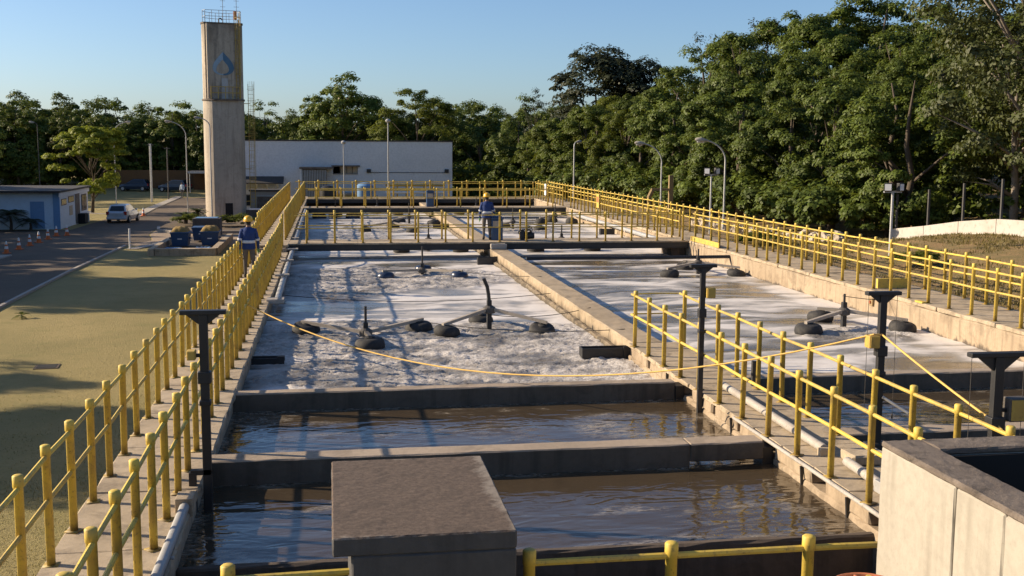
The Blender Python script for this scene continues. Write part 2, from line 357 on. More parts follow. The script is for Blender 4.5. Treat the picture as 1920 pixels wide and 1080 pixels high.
def tag(o, label=None, cat=None, group=None, kind=None):
    if label: o['label'] = label
    if cat: o['category'] = cat
    if group: o['group'] = group
    if kind: o['kind'] = kind
    return o
def thing(name, loc, label, cat, group=None, rz=0.0):
    o = bpy.data.objects.new(name, None); C.objects.link(o); o.location = loc; o.rotation_euler = (0, 0, rz); o.empty_display_size = 0.2
    return tag(o, label, cat, group)
def inst(name, me, parent=None, loc=(0, 0, 0), rot=(0, 0, 0), sc_=None):
    o = bpy.data.objects.new(name, me); C.objects.link(o); o.location = loc; o.rotation_euler = rot
    if sc_: o.scale = sc_
    if parent: o.parent = parent
    return o
def copy_tree(o, parent=None):
    c = o.copy(); C.objects.link(c); c.parent = parent
    for ch in list(o.children): copy_tree(ch, c)
    return c
def place(o, loc, rz=0.0, label=None, s=None):
    o.location = loc; o.rotation_euler = (0, 0, rz)
    if s: o.scale = (s, s, s) if isinstance(s, (int, float)) else s
    if label: o['label'] = label
    return o

def _hash(ix, iy, seed):
    h = (ix.astype(np.int64)*374761393 + iy.astype(np.int64)*668265263 + seed*1442695041) & 0x7fffffff
    h = ((h ^ (h >> 13))*1274126177) & 0x7fffffff
    return ((h ^ (h >> 16)) & 0xffff)/65535.0
def vnoise(x, y, seed=0):
    ix = np.floor(x); iy = np.floor(y); fx = x-ix; fy = y-iy
    fx = fx*fx*(3-2*fx); fy = fy*fy*(3-2*fy)
    a = _hash(ix, iy, seed); b = _hash(ix+1, iy, seed); c = _hash(ix, iy+1, seed); d = _hash(ix+1, iy+1, seed)
    return (a*(1-fx)+b*fx)*(1-fy) + (c*(1-fx)+d*fx)*fy
def fbm(x, y, seed=0, octv=4, gain=0.5):
    s = np.zeros_like(x); amp = 1.0; tot = 0.0
    for o in range(octv):
        s += amp*vnoise(x*2**o, y*2**o, seed+o*17); tot += amp; amp *= gain
    return s/tot
def smooth01(t): t = np.clip(t, 0, 1); return t*t*(3-2*t)

def grid_obj(name, xs, ys, Z, mat, attrs=None, smooth=True):
    nx, ny = len(xs), len(ys); X, Y = np.meshgrid(xs, ys)
    co = np.stack([X.ravel(), Y.ravel(), Z.ravel()], 1).astype(np.float32)
    i = np.arange(nx-1); j = np.arange(ny-1); I, J = np.meshgrid(i, j); a = (J*nx+I).ravel()
    q = np.stack([a, a+1, a+1+nx, a+nx], 1).astype(np.int32)
    me = quad_mesh(name, co, q)
    me.materials.append(mat)
    for k, v in (attrs or {}).items():
        at = me.attributes.new(k, 'FLOAT', 'POINT'); at.data.foreach_set('value', v.ravel().astype(np.float32))
    if smooth: me.polygons.foreach_set('use_smooth', np.ones(len(q), dtype=bool))
    o = bpy.data.objects.new(name, me); C.objects.link(o); return o
def quad_mesh(name, co, q):
    me = bpy.data.meshes.new(name)
    me.vertices.add(len(co)); me.vertices.foreach_set('co', np.ascontiguousarray(co, dtype=np.float32).ravel())
    me.loops.add(q.size); me.loops.foreach_set('vertex_index', q.ravel().astype(np.int32))
    me.polygons.add(len(q)); me.polygons.foreach_set('loop_start', np.arange(0, q.size, q.shape[1], dtype=np.int32))
    me.polygons.foreach_set('loop_total', np.full(len(q), q.shape[1], dtype=np.int32))
    me.update(calc_edges=True); me.validate()
    return me

def rough(name, boxes, mat, parent=None, step=0.35, jit=0.012, bev=0.02, seed=1, maxcuts=160):
    """boxes with worn, slightly uneven edges, as one mesh"""
    bmo = bmesh.new()
    for bi, (x0, x1, y0, y1, z0, z1) in enumerate(boxes):
        bm = bmesh.new(); bmesh.ops.create_cube(bm, size=1.0)
        for v in bm.verts: v.co = Vector((x0+(v.co.x+.5)*(x1-x0), y0+(v.co.y+.5)*(y1-y0), z0+(v.co.z+.5)*(z1-z0)))
        bmesh.ops.bevel(bm, geom=bm.edges[:], offset=min(bev, 0.3*min(x1-x0, y1-y0, z1-z0)), segments=1, affect='EDGES')
        for ax, a, b in ((0, x0, x1), (1, y0, y1), (2, z0, z1)):
            n = min(int((b-a)/step), maxcuts)
            for k in range(1, n+1):
                co = [0, 0, 0]; no = [0, 0, 0]; co[ax] = a+(b-a)*k/(n+1); no[ax] = 1
                bmesh.ops.bisect_plane(bm, geom=bm.verts[:]+bm.edges[:]+bm.faces[:], plane_co=co, plane_no=no)
        rr = random.Random(seed*31+bi)
        for v in bm.verts:
            v.co += Vector((rr.gauss(0, jit), rr.gauss(0, jit), rr.gauss(0, jit*0.6)))
        tmp = bpy.data.meshes.new("tmp"); bm.to_mesh(tmp); bm.free(); bmo.from_mesh(tmp); bpy.data.meshes.remove(tmp)
    me = bpy.data.meshes.new(name); bmo.to_mesh(me); bmo.free(); me.materials.append(mat)
    o = bpy.data.objects.new(name, me); C.objects.link(o)
    if parent: o.parent = parent
    return o

ZG = -2.6       # ground on the lawn side, below the tank tops (walkways are at z = 0)
ZW = -0.32      # water level in the ponds
ZF = -0.43      # foam level in the big tanks
ZB = 0.25       # bridges and forest-side walkway

# ================================================================== SETTING
def ground_z(X, Y):
    """height of the land"""
    z = np.full_like(X, ZG)
    # forest side: level with the tank tops, with a grassy bank climbing to the white wall
    side = smooth01((X-15.35)/0.3)*(1-smooth01((Y-92)/26))
    bank = 0.78*smooth01((X-16.2)/8.0)*smooth01((46.5-Y)/9) - 0.55*smooth01((Y-40)/16)
    rise = 0.11*np.clip(X-27, 0, 60)
    z = z + side*(2.62 + bank + rise*smooth01((X-27)/10))
    z = z + 0.035*np.clip(Y-140, 0, 200) + (1-side)*0.04*np.clip(np.abs(X)-45, 0, 80)
    return z
xs = np.concatenate([np.linspace(-900, -120, 14)[:-1], np.linspace(-120, -40, 30)[:-1], np.linspace(-40, -3.2, 70), [-2.9, 0, 5, 10, 15, 15.3],
                     np.linspace(15.36, 15.66, 7), np.linspace(15.9, 30, 60), np.linspace(30.5, 70, 40), np.linspace(75, 900, 16)])
ys = np.concatenate([np.linspace(-300, 0, 10)[:-1], np.linspace(0, 60, 110)[:-1], np.linspace(60, 150, 70)[:-1], np.linspace(150, 300, 20)[:-1], np.linspace(300, 1500, 14)])
X, Y = np.meshgrid(xs, ys); Z = ground_z(X, Y)
mound = (X > 15.9) & (X < 26)
Z = Z + np.where(mound, 0.16*(fbm(X*1.1, Y*1.1, 5)-0.5)*smooth01((X-15.9)/0.8), 0.0)
bare = np.where(X > 15.5, smooth01((fbm(X*0.45, Y*0.45, 9, 3)-0.42)/0.2), 0.0)
def _ground_mat():
    b = NB('bank_and_lawn_ground'); p = b.pos()
    lawn = M['lawn'].node_tree
    big = b.noise(p, 0.16, 5, 0.6, 0.5); mid = b.noise(p, 1.1, 5, 0.65); fine = b.noise(p, 16, 3, 0.7); blade = b.noise(b.mapped(p, (60, 22, 60)), 1.0, 2, 0.7)
    col = b.mix(b.ramp(big, [(0.35, 0.0), (0.65, 1.0)]), (0.245, 0.202, 0.070), (0.345, 0.27, 0.104))
    col = b.mix(b.math('MULTIPLY', b.ramp(mid, [(0.5, 0.0), (0.68, 1.0)]), 0.5), col, (0.20, 0.185, 0.055))
    col = b.mix(b.math('MULTIPLY', b.ramp(fine, [(0.45, 0.0), (0.75, 1.0)]), 0.4), col, (0.165, 0.145, 0.052))
    col = b.mix(b.math('MULTIPLY', b.ramp(blade, [(0.55, 0.0), (0.75, 1.0)]), 0.35), col, (0.29, 0.225, 0.11))
    # the bank: brown dry soil with dark grass clumps
    soil = b.mix(b.ramp(mid, [(0.40, 0.0), (0.62, 1.0)]), (0.30, 0.19, 0.085), (0.19, 0.142, 0.052))
    soil = b.mix(b.ramp(fine, [(0.5, 0.0), (0.75, 1.0)]), soil, (0.11, 0.105, 0.03))
    xyz = b.n("ShaderNodeSeparateXYZ"); b.l(p, xyz.inputs[0])
    col = b.mix(b.maprange(xyz.outputs[0], 14.5, 15.0), col, soil)
    h = b.math('ADD', b.math('MULTIPLY', blade, 0.5), fine)
    return b.set(Base_Color=col, Roughness=0.95, Normal=b.bump(h, 0.8, 0.05))
tag(grid_obj('ground', xs, ys, Z, _ground_mat()), kind='structure')

def sheet(name, poly, z, mat, label=None):
    mb = MB(); mb.prism(poly, z-0.12, z); o = mb.build(name, mat); tag(o, kind='structure'); return o
sheet('road', [(-60, 40), (-13.1, 40), (-13.25, 60), (-13.0, 74.5), (-12.0, 79.0), (-12.9, 84), (-13.2, 90), (-11.6, 97), (-11.8, 118), (-13, 142), (-12.5, 153), (-38, 153), (-18.3, 142), (-17.9, 118), (-17.3, 104), (-19.0, 101.5), (-19.3, 89), (-60, 88)], ZG+0.010, M['asphalt'])
sheet('pavement', [(-12.95, 75.0), (-2.8, 75.0), (-2.8, 108), (-11.5, 108), (-11.5, 97.5), (-13.1, 90), (-12.8, 84.0), (-11.9, 79.0)], ZG+0.016, M['paving'])
def kerb(pts, wd=0.16, h=0.1, name='kerb'):
    mb = MB()
    for (a, b) in zip(pts[:-1], pts[1:]):
        a = Vector(a); b = Vector(b); d = (b-a).normalized(); n = Vector((-d.y, d.x))*wd/2
        mb.add([(*(a-n), ZG-0.05), (*(a+n), ZG-0.05), (*(b+n), ZG-0.05), (*(b-n), ZG-0.05), (*(a-n), ZG+h), (*(a+n), ZG+h), (*(b+n), ZG+h), (*(b-n), ZG+h)],
               [(0, 1, 2, 3), (4, 7, 6, 5), (0, 4, 5, 1), (1, 5, 6, 2), (2, 6, 7, 3), (3, 7, 4, 0)])
    return tag(mb.build(name, M['kerb']), kind='structure')
kerb([(-13.0, 38), (-13.15, 60), (-12.9, 74.6)])
kerb([(-17.1, 104), (-17.7, 118), (-18.1, 142)], 0.9, 0.07)
kerb([(-17.2, 104.2), (-19.2, 107.5), (-27, 112)], 0.3, 0.08)
kerb([(-12.2, 72.4), (-11.2, 75.6), (-10.8, 78.9)], 0.7, 0.05)
isl = [(-13.0+0.0, 89.5), (-12.6, 86.6), (-11.4, 84.9), (-9.6, 84.3), (-6.9, 84.4), (-5.2, 84.6)]
kerb(isl, 0.22, 0.22)
sheet('planting_bed', [(-13.0, 89.5), (-12.6, 86.7), (-11.4, 85.0), (-9.6, 84.4), (-5.2, 84.7), (-5.2, 97.0), (-12.2, 97.0)], ZG+0.05, concrete('bed_soil', (0.12, 0.085, 0.05), (0.07, 0.05, 0.03), drip=False))
sheet('pavement_patch', [(-26, 62.5), (-18.4, 66.2), (-18.2, 68.7), (-26, 68.7)], ZG+0.09, M['kerb'])

# ------------------------------------------------------------------ tank walls
def wall(name, label, boxes, mat, **k):
    o = rough(name, boxes, mat, **k); return tag(o, label, 'wall', 'concrete walls and beams of the tanks')
# lawn-side walkway wall: body + slabs
lw = thing('walkway_wall', (-2.1, 7, 0), 'long concrete tank wall with a narrow walkway on top, beside the lawn', 'wall', 'concrete walls and beams of the tanks')
def child_world(o, parent):
    o.parent = parent; o.matrix_parent_inverse = Matrix.Translation(-parent.location); return o
child_world(rough('wall_body', [(-2.70, -1.60, 3.0, 80, ZG-0.2, -0.1)], M['wall'], step=0.7, jit=0.006, seed=3, maxcuts=110), lw)
slab_me = []
for k in range(4):
    o = rough('slab', [(-0.6, 0.6, 0.0, 1.935, -0.105, 0.0)], M['walk'], step=0.28, jit=0.006, bev=0.018, seed=40+k)
    slab_me.append(o.data); bpy.data.objects.remove(o)
y = 3.4; i = 0
while y < 79.8:
    zz = 0.0 if y < 41.9 else ZB
    s = inst('slab', slab_me[rng.randrange(4)], lw, (-0.055+rng.gauss(0, .006), y-7, zz+rng.gauss(0, .003)), (0, 0, rng.gauss(0, .002)))
    y += 1.95; i += 1
child_world(rough('raised_wall', [(-2.68, -1.62, 42.2, 80, -0.098, ZB-0.1)], M['wall'], step=0.7, jit=0.006, seed=5), lw)

wall('dividing_wall', 'long concrete wall between the two rows of tanks, foam on both sides', [(6.02, 6.70, 22.02, 80, -1.6, 0.0)], M['mid_wall'], step=0.33, jit=0.006, bev=0.03, seed=7, maxcuts=175)

# platform between the near tanks: wall, piers, slabs
wall('stained_ledge', 'dark stained ledge along the bottom of the dividing wall along the white foam edge', [(5.88, 6.018, 22.3, 79, -1.6, -0.27)], M['mid_wall'], step=0.25, jit=0.014, bev=0.03, seed=8, maxcuts=175)
pw = thing('platform_wall', (6.45, 16, 0), 'concrete wall with slotted top carrying the short railed platform', 'wall', 'concrete walls and beams of the tanks')
_b = rough('wall_body', [(5.955, 6.82, 9.0, 22.02, -1.6, -0.245)], M['lit_wall'], step=0.16, jit=0.008, bev=0.02, seed=9, maxcuts=90)
for v in _b.data.vertices:      # the face towards the dark ponds leans outwards down to a small kerb at the water line
    if v.co.x < 6.3 and v.co.y < 20.5: v.co.x -= 0.03*min(1.0, max(0.0, (-0.21-v.co.z)/0.16))
child_world(_b, pw)
child_world(MB().box(6.22, 6.7, 9.1, 21.9, -0.244, -0.08).build('slot_shade_filler', M['black']), pw)  # black filler added to paint the shade inside the slots
yy = 9.0; k = 0
while yy < 21.8:
    ln = rng.uniform(0.75, 1.25); e = min(yy+ln, 22.0)
    child_world(rough('pier', [(5.95, 6.80, yy, e, -0.247, -0.072)], M['lit_wall'], step=0.2, jit=0.008, bev=0.02, seed=60+k), pw)
    yy = e + rng.choice((0.16, 0.34, 0.42)); k += 1
plat_me = []
for k in range(3):
    o = rough('slab', [(-0.56, 0.56, 0.0, 0.985, -0.07, 0.0)], M['walk'], step=0.25, jit=0.005, bev=0.012, seed=80+k)
    plat_me.append(o.data); bpy.data.objects.remove(o)
for k in range(13):
    inst('slab', plat_me[rng.randrange(3)], pw, (0.04+rng.gauss(0, .008), 9.02+k*1.0-16, rng.gauss(0, .003)), (0, 0, rng.gauss(0, .003)))
for k, yb in enumerate((10.6, 12.0, 13.3, 15.9, 17.4, 19.2)):
    mb = MB(); mb.prism_y([(5.90, -0.075), (5.943, -0.075), (5.943, -0.34), (5.92, -0.34)], yb, yb+0.03)
    child_world(mb.build('bracket', M['black_steel']), pw)

# forest-side walkway wall
rw = thing('walkway_wall', (14.9, 30, ZB), 'long concrete tank wall with a railed walkway on top, along the forest side', 'wall', 'concrete walls and beams of the tanks')
child_world(rough('wall_body', [(14.02, 15.60, 10.0, 82, ZG-0.2, ZB-0.10)], M['lit_wall'], step=0.5, jit=0.012, bev=0.03, seed=11, maxcuts=140), rw)
r_me = []
for k in range(3):
    o = rough('slab', [(-0.86, 0.80, 0.0, 2.38, -0.098, 0.0)], M['walk'], step=0.3, jit=0.008, bev=0.02, seed=90+k)
    r_me.append(o.data); bpy.data.objects.remove(o)
for k in range(30):
    inst('slab', r_me[rng.randrange(3)], rw, (0.0+rng.gauss(0, .01), 10.0+k*2.4-30, rng.gauss(0, .004)), (0, 0, rng.gauss(0, .002)))
child_world(rough('ledge', [(13.80, 14.02, 10.0, 82, -1.2, -0.42)], M['wall'], step=0.6, jit=0.02, bev=0.05, seed=12, maxcuts=110), rw)

# cross beams and walls
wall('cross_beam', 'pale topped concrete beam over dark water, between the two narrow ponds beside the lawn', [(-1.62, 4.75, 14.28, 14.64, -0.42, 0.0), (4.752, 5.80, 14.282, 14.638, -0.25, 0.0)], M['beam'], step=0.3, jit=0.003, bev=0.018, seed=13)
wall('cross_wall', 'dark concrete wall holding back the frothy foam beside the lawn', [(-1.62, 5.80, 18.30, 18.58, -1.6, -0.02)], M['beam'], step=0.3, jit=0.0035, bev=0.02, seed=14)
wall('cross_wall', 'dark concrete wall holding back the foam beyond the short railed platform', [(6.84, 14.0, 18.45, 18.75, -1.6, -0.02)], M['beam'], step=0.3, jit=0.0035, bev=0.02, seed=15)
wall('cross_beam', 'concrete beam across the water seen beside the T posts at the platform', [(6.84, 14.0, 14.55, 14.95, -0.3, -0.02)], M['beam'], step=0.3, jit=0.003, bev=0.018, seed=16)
wall('end_wall', 'low dark brown wall closing the pond just past the yellow front railing', [(-1.6, 6.1, 11.34, 11.46, -1.5, -0.29)], M['dirty'], step=0.3, jit=0.008, bev=0.025, seed=17)
wall('end_wall', 'concrete wall closing the pond on the forest side, hidden by the beige tank', [(6.84, 14.0, 10.0, 10.3, -1.5, -0.1)], M['dirty'], step=0.5, jit=0.008, bev=0.025, seed=18)
wall('channel_wall', 'concrete channel wall under the yellow front railing', [(-1.6, 6.4, 7.35, 7.72, ZG-0.2, 0.0)], M['dirty'], step=0.4, jit=0.008, bev=0.02, seed=19)
for (x, y, lab) in ((5.86, 14.46, 'black steel bracket holding the end of the pale topped beam at the platform wall'), (5.87, 18.44, 'black steel bracket at the end of the dark foam wall below the platform')):
    tag(MB().box(x-.075, x+.075, y-.17, y+.17, -0.9, -0.09).build('steel_bracket', M['black_steel']), lab, 'bracket')
wall('cross_wall', 'concrete wall at the far end of the tanks under the last railed crossing', [(-1.6, 14.0, 80.0, 80.4, ZG-0.2, 0.0)], M['beam'], step=0.6, jit=0.01, bev=0.03, seed=20)
tag(MB().box(-1.55, 13.9, 7.8, 80, -1.72, -1.66).build('tank_floor', M['dirty']), kind='structure')

# ------------------------------------------------------------------ water and foam
for _o in list(C.objects):      # the beams' sides get the darker copy, with shade and stains in its colour
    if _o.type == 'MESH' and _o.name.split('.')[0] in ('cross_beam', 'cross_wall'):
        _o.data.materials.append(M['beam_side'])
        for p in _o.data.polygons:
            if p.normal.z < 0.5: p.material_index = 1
def water_sheet(name, x0, x1, y0, y1, foam=None, step=0.12):
    xs = np.linspace(x0, x1, int((x1-x0)/step)); ys = np.linspace(y0, y1, int((y1-y0)/step)); X, Y = np.meshgrid(xs, ys)
    Z = ZW + 0.018*(fbm(X*0.9+2*fbm(X*.5, Y*.5, 3), Y*1.9, 21, 3)-0.5)
    f = np.zeros_like(X)
    if foam: 
        for (cx, cy, rx, ry, s) in foam:
            d = np.sqrt(((X-cx)/rx)**2+((Y-cy)/ry)**2)
            f = np.maximum(f, s*smooth01(1.25-d+0.8*(fbm(X*1.6, Y*3.2, 33)-0.5)))
            Z = Z + 0.045*np.exp(-(d*2.2)**2)*fbm(X*5, Y*8, 12)
    edge = np.minimum(np.minimum(X-x0, x1-X), np.minimum(Y-y0, y1-Y))
    f = np.maximum(f, 0.75*smooth01((0.30-edge+0.5*(fbm(X*1.3, Y*1.3, 44)-0.55))/0.2))
    f = np.maximum(f, 0.6*smooth01((fbm(X*0.9, Y*2.3, 45, 5, .6)-0.63)/0.06))
    return tag(grid_obj(name, xs, ys, Z, M['water'], {'foam': f}), kind='structure')
water_sheet('pond_water', -1.66, 6.14, 11.4, 14.4, step=0.05)
water_sheet('pond_water', -1.66, 6.14, 14.4, 18.35, [(4.1, 16.5, 0.55, 0.6, 1.0), (5.2, 15.7, 1.1, 0.35, 0.8), (4.6, 17.3, 1.0, 0.3, 0.55), (2.4, 16.6, 1.2, 0.5, 0.25)], step=0.05)
water_sheet('pond_water', 6.78, 14.06, 10.2, 18.5, [(9.0, 16.4, 1.0, 0.5, 0.5), (11.5, 17.2, 1.6, 0.4, 0.6)])

def foam_sheet(name, x0, x1, y0, y1, step, froths, seed, base=0.55, clear=()):
    xs = np.linspace(x0, x1, int((x1-x0)/step)+2); ys = np.linspace(y0, y1, int((y1-y0)/step)+2); X, Y = np.meshgrid(xs, ys)
    wx = X + 1.5*(fbm(X*0.35, Y*0.35, seed+1)-0.5); wy = Y + 2.6*(fbm(X*0.3, Y*0.5, seed+2)-0.5)
    streak = fbm(wx*0.42, wy*1.55, seed+3, 5, 0.55)
    swirl = fbm(wx*0.8+4*fbm(X*.22, Y*.3, seed+9), wy*2.6, seed+4, 4)
    f = base + 2.3*(streak-0.5) + 1.2*(swirl-0.5)
    fr = np.zeros_like(X)
    for (cx, cy, rx, ry) in froths:
        d = np.sqrt(((X-cx)/rx)**2+((Y-cy)/ry)**2) + 0.6*(fbm(X*0.7, Y*1.1, seed+5, 4)-0.5)
        fr = np.maximum(fr, smooth01((1.12-d)/0.28))
    f = f*(1-fr) + fr*(0.62 + 1.5*(fbm(X*1.4, Y*2.2, seed+6, 4)-0.5))
    for (cx, cy, rx, ry, s) in clear:
        d = np.sqrt(((X-cx)/rx)**2+((Y-cy)/ry)**2) + 0.7*(fbm(X*0.6, Y*1.4, seed+8, 4)-0.5)
        f = f - s*smooth01((1.1-d)/0.4)
    # a rim of thick foam collects along the wall away from the sun
    f = f + 0.55*smooth01((X-(x1-0.9-0.5*fbm(X*0.2, Y*0.5, seed+7)))/0.6)
    lump = 1-np.abs(2*fbm(X*6.0+0.8*fbm(X*3, Y*3, 4), Y*8.6, seed+10, 3)-1)
    lump2 = fbm(X*9, Y*12, seed+11, 3)
    Z = ZF + 0.03 + 0.02*(f-0.5) + fr*(0.08*(lump-0.75) + 0.05*(lump2-0.5) + 0.10*(fbm(X*1.3, Y*1.9, seed+14)-0.5)) + 0.012*(lump2-0.5)*np.clip(f, 0, 1)
    Z = Z + 0.05*np.clip(fr, 0, 1)
    return tag(grid_obj(name, xs, ys, Z, M['foam'], {'foam': np.clip(f, 0, 1), 'froth': fr}), kind='structure')
foam_sheet('foam_surface', -1.66, 6.10, 18.45, 43.5, 0.065,
           [(0.95, 24.5, 2.9, 4.0), (3.95, 25.0, 2.6, 2.8), (2.0, 21.2, 3.6, 2.2), (5.1, 21.2, 1.6, 3.6), (0.5, 36.2, 3.0, 4.0), (3.4, 36.8, 2.2, 2.7)], 100, 0.72, [(2.5, 19.3, 3.5, 1.0, 0.35), (0.2, 31.5, 1.6, 2.2, 0.6), (4, 41.3, 3, 0.9, 0.5)])
foam_sheet('foam_surface', 6.64, 14.08, 18.7, 43.5, 0.075, [(12.3, 24.6, 1.5, 0.9)], 200, 0.47, [(8.5, 31, 1.6, 3, 0.25), (9.4, 37.5, 2.0, 2.5, 0.25), (8.3, 20.5, 2, 1.5, 0.2), (10, 41, 4, 1.0, 0.5)])
foam_sheet('foam_surface', -1.66, 6.10, 43.5, 66.9, 0.12, [(3.2, 60.0, 3.0, 4.0), (0.6, 52.5, 2.5, 5.0)], 300, 0.72)
foam_sheet('foam_surface', 6.64, 14.08, 43.5, 66.9, 0.12, [(9.5, 58.0, 2.0, 3.0)], 400, 0.70)
foam_sheet('foam_surface', -1.66, 6.10, 66.9, 80.1, 0.2, [], 500, 0.45)
foam_sheet('foam_surface', 6.64, 14.08, 66.9, 80.1, 0.2, [], 600, 0.55)

# ================================================================== BRIDGES AND RAILINGS
def post_mesh(h, r=0.041):
    mb = MB()
    mb.lathe([(r, 0.0), (r, h-0.115), (r+0.006, h-0.112), (r+0.0065, h-0.012), (r*0.86, h-0.002), (0.008, h)], n=10)
    mb.box(-0.07, 0.07, -0.07, 0.07, 0.0, 0.012)
    return mb.mesh('post', M['yellow_post'], True)
POST = {}
def get_post(h, r):
    k = (round(h, 3), r)
    if k not in POST: POST[k] = post_mesh(h, r)
    return POST[k]
def railing(label, pts, spacing, h=1.18, rails=(1.055, 0.635), r=0.041, rr=0.024, name='railing', first=0.0, lean=0.006, mat=None, last=True):
    base = Vector(pts[0])
    root = thing(name, base, label, 'railing', 'yellow railings along the tanks')
    me = get_post(h, r); rnd = random.Random(len(label)*7+int(abs(base.x)*10))
    carry = first; P = [Vector(p) for p in pts]
    for a, b in zip(P[:-1], P[1:]):
        L = (b-a).length; d = (b-a)/L; t = carry
        while t <= L+1e-6:
            p = a+d*t - base
            inst('post', me, root, p, (rnd.gauss(0, lean), rnd.gauss(0, lean), rnd.uniform(0, 6.28)))
            t += spacing
        carry = t-L
    for z in rails:
        line = []
        for a, b in zip(P[:-1], P[1:]):
            n = max(2, int((b-a).length/spacing/1.0))
            for k in range(n): line.append(a+(b-a)*k/n)
        line.append(P[-1])
        line = [q-base+Vector((rnd.gauss(0, .004), 0, z+rnd.gauss(0, .004))) for q in line]
        mb = MB(); mb.tube(line, rr, 8); mb.build('rail', mat or M['yellow'], root, True)
    return root
railing('long yellow railing on the lawn edge of the walkway wall', [(-2.665, 6.0, 0), (-2.665, 41.5, 0), (-2.665, 43.0, ZB), (-2.64, 77.0, ZB)], 0.9775, first=0.96)
railing('yellow railing between the walkway and the foam, up to the first bridge', [(-1.77, 6.6, 0), (-1.77, 40.3, 0), (-1.77, 42.9, ZB+0.05)], 0.9145, first=0.915)
railing('yellow railing between the walkway and the foam, from the first to the second bridge', [(-1.74, 44.7, ZB), (-1.72, 66.8, ZB)], 0.93)
railing('yellow railing between the walkway and the foam, past the second bridge', [(-1.72, 68.5, ZB), (-1.70, 78.0, ZB)], 0.93)
railing('yellow railing along the tank edge of the forest side walkway, up to the first bridge', [(14.20, 12.0, ZB), (14.20, 43.1, ZB)], 0.932, h=1.17)
railing('yellow tank edge railing of the forest side walkway, between the first and second bridges', [(14.20, 44.8, ZB), (14.20, 66.9, ZB)], 0.932, h=1.17)
railing('yellow railing along the tank edge of the forest side walkway, past the second bridge', [(14.20, 68.6, ZB), (14.20, 78.1, ZB)], 0.932, h=1.17)
railing('yellow railing on the bank side of the forest side walkway', [(15.53, 12.0, ZB), (15.53, 81.0, ZB)], 0.95, h=1.17, first=0.4)
railing('yellow railing on the platform edge above the dark pond', [(5.96, 9.5, 0), (5.96, 21.85, 0)], 1.0, h=1.13, rails=(1.02, 0.62), first=0.06)
railing('yellow railing on the platform edge beside the T posts', [(6.96, 9.2, 0), (6.96, 21.85, 0)], 1.0, h=1.13, rails=(1.02,), first=0.30)
railing('short thin yellow rail closing the far end of the platform', [(6.0, 21.88, 0), (6.94, 21.88, 0)], 3.0, h=1.13, rails=(1.02, 0.62), rr=0.014, first=1.8, name='end_rail')
railing('low yellow railing running from the lawn walkway to the grey concrete block', [(-1.77, 7.6, 0), (0.09, 7.6, 0)], 1.04, h=1.15, rails=(1.045, 0.6), r=0.043, rr=0.026)
railing('yellow railing from the grey concrete block to the beige tank', [(1.36, 7.6, 0), (4.8, 7.6, 0)], 1.045, h=1.15, rails=(1.045,), r=0.043, rr=0.026)
# extends a little to the block
def bridge(y0, y1, label, x0=-1.60, x1=14.05):
    root = thing('footbridge', (x0, y0, ZB), label, 'footbridge', 'footbridges over the tanks')
    for k, yy in enumerate((y0, y1-0.12)):
        mb = MB(); mb.box(0, x1-x0, yy-y0, yy-y0+0.10, -0.27, -0.055); mb.box(0, x1-x0, yy-y0-0.05, yy-y0+0.15, -0.29, -0.272); mb.build('girder', M['dark_steel'], root)
    n = 12; wd = (x1-x0)/n
    mb = MB(); mb.box(0.004, wd-0.004, -0.05, y1-y0+0.05, -0.055, 0.0)
    me = mb.mesh('deck_panel', M['walk'])
    for k in range(n): inst('deck_panel', me, root, (k*wd, 0, rng.gauss(0, .002)))
    return root
bridge(43.05, 44.65, 'first footbridge over the foam, where the worker and the taller blue bin stand')
bridge(66.95, 68.4, 'second footbridge over the foam, with a small blue bin at its middle')
bridge(77.8, 80.0, 'last footbridge at the far end of the foam tanks')
GRP = 'yellow railings along the tanks'
B1 = dict(h=1.16, rails=(1.03, 0.56), r=0.038, rr=0.02, lean=0.004)
railing('yellow railing on the near edge of the first footbridge', [(-1.35, 43.12, ZB), (14.0, 43.12, ZB)], 1.05, first=0.45, **B1)
railing('yellow railing on the far edge of the first footbridge, behind the worker', [(-1.3, 44.58, ZB), (14.0, 44.58, ZB)], 1.05, first=0.40, **B1)
railing('yellow railing on the near edge of the second footbridge', [(-1.3, 67.0, ZB), (14.0, 67.0, ZB)], 1.4, first=0.55, **B1)
railing('yellow railing on the far edge of the second footbridge', [(-1.3, 68.33, ZB), (14.0, 68.33, ZB)], 1.4, first=0.5, **B1)
railing('yellow railing on the near edge of the last footbridge', [(-1.5, 77.9, ZB), (14.0, 77.9, ZB)], 1.25, first=0.5, **B1)
railing('yellow railing on the far edge of the last footbridge, before the white building', [(-2.4, 80.0, ZB), (15.5, 80.0, ZB)], 1.3, first=0.3, h=1.2, rails=(1.08, 0.6), r=0.06, rr=0.03)

# black bracket under the bridge at the forest side, and pier blocks
for (x, y, lab) in ((13.75, 43.3, 'dark stub pier under the first footbridge at the forest side wall'), (6.35, 43.0, 'pale bearing block under the first footbridge on the dividing wall')):
    if x > 10: o = rough('bridge_pier', [(x-0.35, x+0.22, y+0.02, y+1.4, -1.2, -0.04)], M['dirty'], seed=31)
    else: o = rough('bearing_block', [(x-0.30, x+0.30, y-0.42, y-0.06, 0.003, 0.2)], M['kerb'], step=0.2, jit=0.006, seed=32)
    tag(o, lab, 'block')

